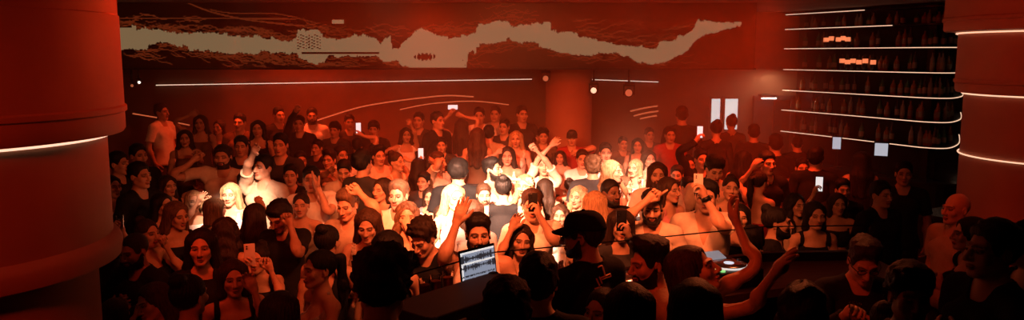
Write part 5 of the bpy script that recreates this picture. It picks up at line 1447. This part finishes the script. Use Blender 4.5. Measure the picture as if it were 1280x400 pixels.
for it in range(3):
    for i in order:
        r = ROWS[i]; best = None
        rng_d = np.linspace(.74, 1.34, 61) * r['d'] if r['grp'] is not G_DJ else [r['d']]
        for d in rng_d:
            c, ft = cost(r, d); q = ft[:2]
            for c0, rr in SOLIDS:
                g = np.linalg.norm(q - c0) - rr - .24
                if g < 0: c += -g * 40
            for a, b in boothseg:
                inb = r['grp'] is G_DJ
                g = seg_dist(q, a, b) - (1.05 if inb else .30)
                if g < 0: c += -g * (8 if inb else 25)
            for pl in [ROWS[j] for j in range(len(ROWS)) if j != i and 'ft' in ROWS[j]]:
                g = np.linalg.norm(q - pl['ft'][:2]) - (.52 if r['grp'] is not G_DJ else .37)
                if g < 0: c += -g * 16
            if best is None or c < best[0]: best = (c, d, ft)
        r['dd'], r['ft'], r['c'] = best[1], best[2], best[0]
bad = [(round(r['c'], 2), r['x'], r['y'], round(r['d'], 2), round(r['dd'], 2), round(solve(r, r['dd'])[2], 2)) for r in ROWS if r['c'] > 1.2]
print('HARD TO PLACE', len(bad), sorted(bad, reverse=True)[:30])
for r in ROWS:
    if r['grp'] is G_DJ or abs(math.log(r['dd']/r['d']))>.13: print('DD', r['x'], r['y'], round(r['d'],2), round(r['dd'],2), round(solve(r, r['dd'])[2],2), round(r['c'],2))

M_PHONE = mat('phone_black', (.015, .015, .016), rough=.25); M_PHONEL = mat('phone_pale', (.65, .60, .58), rough=.3)
M_SCR = mat('phone_screen_lit', (.5, .5, .5), rough=.2, emit=(.85, .82, .8), strength=.9, noise=.0)
M_SCRD = mat('phone_screen_warm', (.3, .2, .15), rough=.2, emit=(1, .3, .12), strength=.25)
def phone(c, R, label, body=M_PHONE, scr=M_SCRD):
    """R columns: width, normal of the back, length"""
    o = empty('smartphone', c); o.rotation_euler = Matrix(R.tolist()).to_euler()
    tag(o, label, 'phone', 'phones held up in the crowd')
    MB().box((0, 0, 0), (.076, .009, .158), bevel=.004).build('casing', body, parent=o, smooth=True)
    MB().box((0, -.0052, 0), (.068, .0012, .146)).build('display', scr, parent=o)
    b = MB().box((.018, .0055, .052), (.030, .003, .036), bevel=.001).build('camera_bump', body, parent=o)
    for z in (.060, .044): MB().lathe([(.006, .0), (.006, .002)], (.018, .007, z), n=12, axis=(0, 1, 0)).build('lens', M_BLACKM, parent=b)
PH = {312: ('pale phone held by the woman taking a photo', M_PHONEL), 379: ('small black phone in front of the white T-shirt', M_PHONE), 666: ('black phone covering the face of the man in white', M_PHONE), 777: ('black phone over the mouth of the long-haired woman', M_PHONE),
      873: ('pale phone held up by the man in the cream shirt', M_PHONEL), 1024: ('phone held high near the bar by the woman in the bandeau', M_PHONE), 448: ('phone with a glowing screen above the heads near the raised floor', M_PHONE),
      526: ('bright white phone screen in the middle of the crowd', M_PHONE), 566: ('phone held sideways overhead on the raised floor', M_PHONE), 875: ('small lit phone left of the window silhouettes', M_PHONE)}
INFO = {}
for r in ROWS:
    ft, fz, s = solve(r, r['dd']); P = r['P']; d = r['dd']
    yaw = r['yaw']; Rw = Rz(yaw)
    lod = r['lod'] if r['lod'] is not None else (0 if r['h'] >= 37 else 1 if r['h'] >= 23 else 2)
    fem = P['sex'] == 'f'; B = get_base(fem); phones = []
    for S, sg in (('L', 1), ('R', -1)):
        a = P.get('arm' + S)
        if a is None:
            P['arm' + S] = 'chest' if r['h'] >= 40 and random.random() < .35 else 'down'; continue
        if not isinstance(a, dict): continue
        shw = ft + V3(0, 0, fz - ft[2]) + Rw @ (B.J['uarm' + S] * s) if False else None
        base = np.array([ft[0], ft[1], fz]); shw = base + Rw @ (B.J['uarm' + S] * s)
        if 'ph' in a:
            show = a.get('show', 0); dd = a.get('dd', -.30 if not show else -.05)
            c = at_depth(*a['ph'], d + dd)
            view = unit(c - EYE) * V3(1, 1, 0); view = unit(view)
            right = np.cross(view, V3(0, 0, 1))
            # back of the phone looks at the booth, its display at the holder; for those turned away the display looks at the booth
            n = -view if not show else view
            w = np.cross(n, V3(0, 0, 1))
            R = np.stack([w, n, V3(0, 0, 1)], 1) if show != 2 else np.stack([V3(0, 0, 1), n, -w], 1)
            phones.append((c, R, a['ph'][0]))
            outw = Rw @ V3(sg, 0, 0)
            grip = c + outw * .052 * s - V3(0, 0, .075) * s + view * (.015 if not show else -.0)
            P['arm' + S] = dict(p='up', world=grip - V3(0, 0, .035), hand='grip', palm=tuple(-outw), world_palm=True, hd=(0, -.1, .8), hint=(.6, 0, -1))
        elif 'px' in a:
            if a.get('st'):     # an outstretched arm: how far towards the booth the hand must reach
                a = dict(a, dd=min(np.arange(.1, -.66, -.02), key=lambda k: abs(np.linalg.norm(at_depth(*a['px'], d + k) - shw) - .66 * s)))
            hc_ = at_depth(*a['px'], d + a['dd'])
            if 'elb' in a:
                eb = at_depth(*a['elb'], d + a['dd'] * .5); wr = hc_ - unit(hc_ - eb) * .085
                hint = (Rw.T @ (eb - (shw + wr) / 2)) * V3(sg, 1, 1); a = dict(a, hint=tuple(unit(hint)))
            else: wr = hc_ - unit(unit(hc_ - shw) * .6 + V3(0, 0, .6)) * .085 * s
            q = dict(a); q.pop('px'); q.pop('dd'); q.pop('elb', None); q.pop('st', None); q['world'] = wr
            if 'hint' not in q: q['hint'] = (.45, -.15, -1) if wr[2] < shw[2] + .33 * s else (1, -.1, -.25)
            P['arm' + S] = q
    I = make_person(P, (ft[0], ft[1], fz), yaw, s, lod, r['label'], r['grp']); INFO[(r['x'], r['y'])] = I; I['lod'] = lod
    for c, R, k in phones: phone(c, R, PH[k][0], PH[k][1], M_SCR if k in (448, 526, 566, 875, 1024) else M_SCRD)

# ------------------------------------------------------------------ worn things
def head_pts(I, pts): 
    w = np.zeros((len(pts), NB)); w[:, BI['head']] = 1; return I['fin'](np.array(pts, float), w)
def spectacles(I):
    b = MB(); P_ = lambda *q: head_pts(I, [q])[0]
    for s in (1, -1):
        ring = [P_(s * .032 + .023 * math.cos(a), -.101 - .0 + .12 * abs(.0), 1.648 + .017 * math.sin(a)) for a in np.linspace(0, 2 * math.pi, 17)]
        b.tube(ring, .0022, 6, caps=False)
        b.tube([P_(s * .055, -.100, 1.652), P_(s * .078, -.06, 1.652), P_(s * .083, .015, 1.65)], .0022, 6)
    b.tube([P_(-.009, -.104, 1.652), P_(.009, -.104, 1.652)], .0022, 6)
    b.build('spectacles', M_BLACKM, parent=I['obj'], smooth=True)
dj = INFO[(725, 291)]; spectacles(dj); spectacles(INFO[(1081, 326)])
# printed marks on the back of the DJ's shirt, laid on the cloth
def on_cloth(I, strokes, m, width=.010):
    o = I['parts']['top']; me = o.data; mw = Matrix.Translation(I['obj'].location) @ Matrix.Rotation(I['obj'].rotation_euler.z, 4, 'Z')
    vs = [mw @ v.co for v in me.vertices]; tree = BVHTree.FromPolygons(vs, [tuple(q.vertices) for q in me.polygons]); inv = mw.inverted()
    b = MB()
    for st in strokes:
        pts = []
        for x, y in st:
            hit = tree.ray_cast(Vector(EYE), Vector(unit(ray(x, y))))
            if hit[0] is not None: pts.append(inv @ (hit[0] + hit[1] * (.003 if hit[1].dot(Vector(ray(x, y))) < 0 else -.003)))
        if len(pts) > 1: b.tube(pts, width / 2, 6)
    q = b.build('shirt_print', m, parent=o, smooth=True); q['label'] = 'small orange print'
def line(*pts, n=5): return [tuple(np.array(a) + (np.array(b) - np.array(a)) * k / n) for a, b in zip(pts, pts[1:]) for k in range(n + 1)]
on_cloth(dj, [line((747, 334), (752, 332), (756, 345)), line((751, 347), (762, 342), (763, 345), (752, 349)), line((745, 348), (749, 357)), line((749, 346), (752, 354)), line((743, 361), (751, 359), (752, 362))], mat('print_orange', (.95, .55, .35), rough=.7), .008)
# wristwatch and forearm tattoo of the man in the cream shirt
wi = INFO[(883, 244)]
def around_forearm(I, S, t, r, m, name, half, n=18):
    sg = 1 if S == 'L' else -1; J = I['B'].J; a = J['farm' + S]; w0 = J['hand' + S]; ax = unit(w0 - a); c = a + (w0 - a) * t
    u = unit(np.cross(ax, V3(0, 1, 0))); v = np.cross(ax, u); V = []; F = []
    for q, (h, rr) in enumerate(((-half, r), (-half, r + .004), (half, r + .004), (half, r))):
        for k in range(n): an = 2 * math.pi * k / n; V.append(c + ax * h + (u * math.cos(an) + v * math.sin(an)) * rr)
    for q in range(4):
        for k in range(n): F.append((q * n + k, q * n + (k + 1) % n, ((q + 1) % 4) * n + (k + 1) % n, ((q + 1) % 4) * n + k))
    w = np.zeros((len(V), NB)); w[:, BI['farm' + S]] = 1
    return link(name, np_mesh(name, I['fin'](np.array(V), w), np.array(F)), m, parent=I['obj'])
around_forearm(wi, 'L', .95, .030, M_BLACKM, 'wristwatch', .016)
# glass in the fist of the man with glasses
gi = INFO[(1081, 326)]; hp_ = to_world(gi, gi['H']['handR'] + gi['G']['handR'] @ (mir(ARM_A) * .085 + mir(ARM_N) * .035))
tumbler(hp_ - V3(0, 0, .05), 'glass held in the fist of the man with bowed head', h=.10, r=.028)
ci = INFO[(127, 262)]; hp_ = to_world(ci, ci['H']['handL'] + ci['G']['handL'] @ (ARM_A * .085 + ARM_N * .035))
tumbler(hp_ - V3(0, 0, .05), 'glass in the hand of the woman beside the red column', h=.11, r=.030, drink=(.6, .5, .4))
# earring of the man with the quiff
qi = INFO[(808, 326)]; eb_ = MB()
for s in (1, -1):
    q = head_pts(qi, [(s * .083, .004, 1.603)])[0]; eb_ = MB(); eb_.lathe([(.001, -.006), (.006, 0), (.001, .006)], q, n=10); eb_.build('earring', M_STEEL, parent=qi['obj'], smooth=True)
# hot beams on the middle of the crowd, from the rig above the booth
spot('beam_centre', (-.9, 4.3, 3.7), (-.35, 8.2, 1.5), 3000, HOT, 48, 1.0)
spot('beam_core', (-.9, 4.4, 3.72), (-.25, 8.0, 1.55), 14000, CORE, 28, 1.0)
spot('beam_left', (-1.6, 5.0, 3.7), (-2.85, 8.2, 1.5), 6500, CORE, 13, 1.0)
spot('beam_right', (.9, 5.8, 3.7), (1.4, 9.6, 1.65), 7500, CORE, 15, 1.0)
spot('wash_centre', (0, 4.2, 3.7), (-.3, 8.6, 1.2), 700, HOT, 100, .9, .2)
spot('wash_left', (-2.0, 3.8, 3.7), (-2.9, 7.5, 1.2), 560, ORANGE, 70, .9, .2)
spot('wash_right', (1.2, 4.7, 3.7), (1.5, 7.2, 1.3), 700, HOT, 46, .9, .2)
# red haze light at the back
spot('back_centre', (.9, 12.75, 3.72), (.9, 12.5, .5), 950, ORANGE, 150, .9, .2)
spot('back_left', (-3.4, 12.75, 3.72), (-3.4, 12.5, .5), 560, ORANGE, 150, .9, .2)
spot('haze_right', (2.9, 8.9, 3.74), (2.3, 10.6, .5), 1000, ORANGE, 112, .9, .4)
spot('haze_mid', (-1.0, 9.4, 3.72), (-1.0, 11.0, .5), 420, ORANGE, 120, .9, .2)
spot('beam_back', (-3.95, 11.5, 3.76), (-3.95, 11.65, 0), 800, RED, 26, .9, .3)
spot('bar_side', (1.8, 4.0, 3.6), (3.05, 5.4, 1.8), 45, ORANGE, 26, .8, .1)  # spot added to light the bald man, apart from the haze lights
area('added_ceiling_wash', (.2, 10.6, 3.4), (.2, 11.5, 3.78), 45, ORANGE, 7, .1)  # added strip of light in mid-air, no fitting, to redden the ceiling edge
# columns
spot('column_left_light', (-1.1, 5.2, 3.2), (cL[0], cL[1], 3.2), 62, RED, 80, .8, .2)
spot('column_right_light', (1.6, 4.4, 3.5), (cR[0], cR[1], 2.6), 50, RED, 60, .8, .2)
# faint red behind the booth
spot('booth_left', (-1.5, 1.6, 3.7), (-1.6, 4.8, 1.4), 75, ORANGE, 70, .8, .2)
spot('booth_right', (-.2, 2.4, 3.7), (1.2, 4.0, 1.9), 90, ORANGE, 36, .8, .2)
spot('booth_front', (1.9, 5.6, 3.7), (.9, 3.8, 1.9), 300, HOT, 44, .8, .2)
area('door_lamp', (4.75, 14.6, 2.65), (4.65, 14.95, 1.2), 7, (1, .55, .30), .4, .2)
SC.view_settings.view_transform = 'Standard'; SC.view_settings.look = 'None'; SC.view_settings.gamma = 1; SC.view_settings.exposure = 0
SC.view_settings.use_curve_mapping = False
SC.cycles.max_bounces = 4; SC.cycles.volume_bounces = 1; SC.cycles.use_denoising = True
w_.cycles.volume_step_size = 2.0
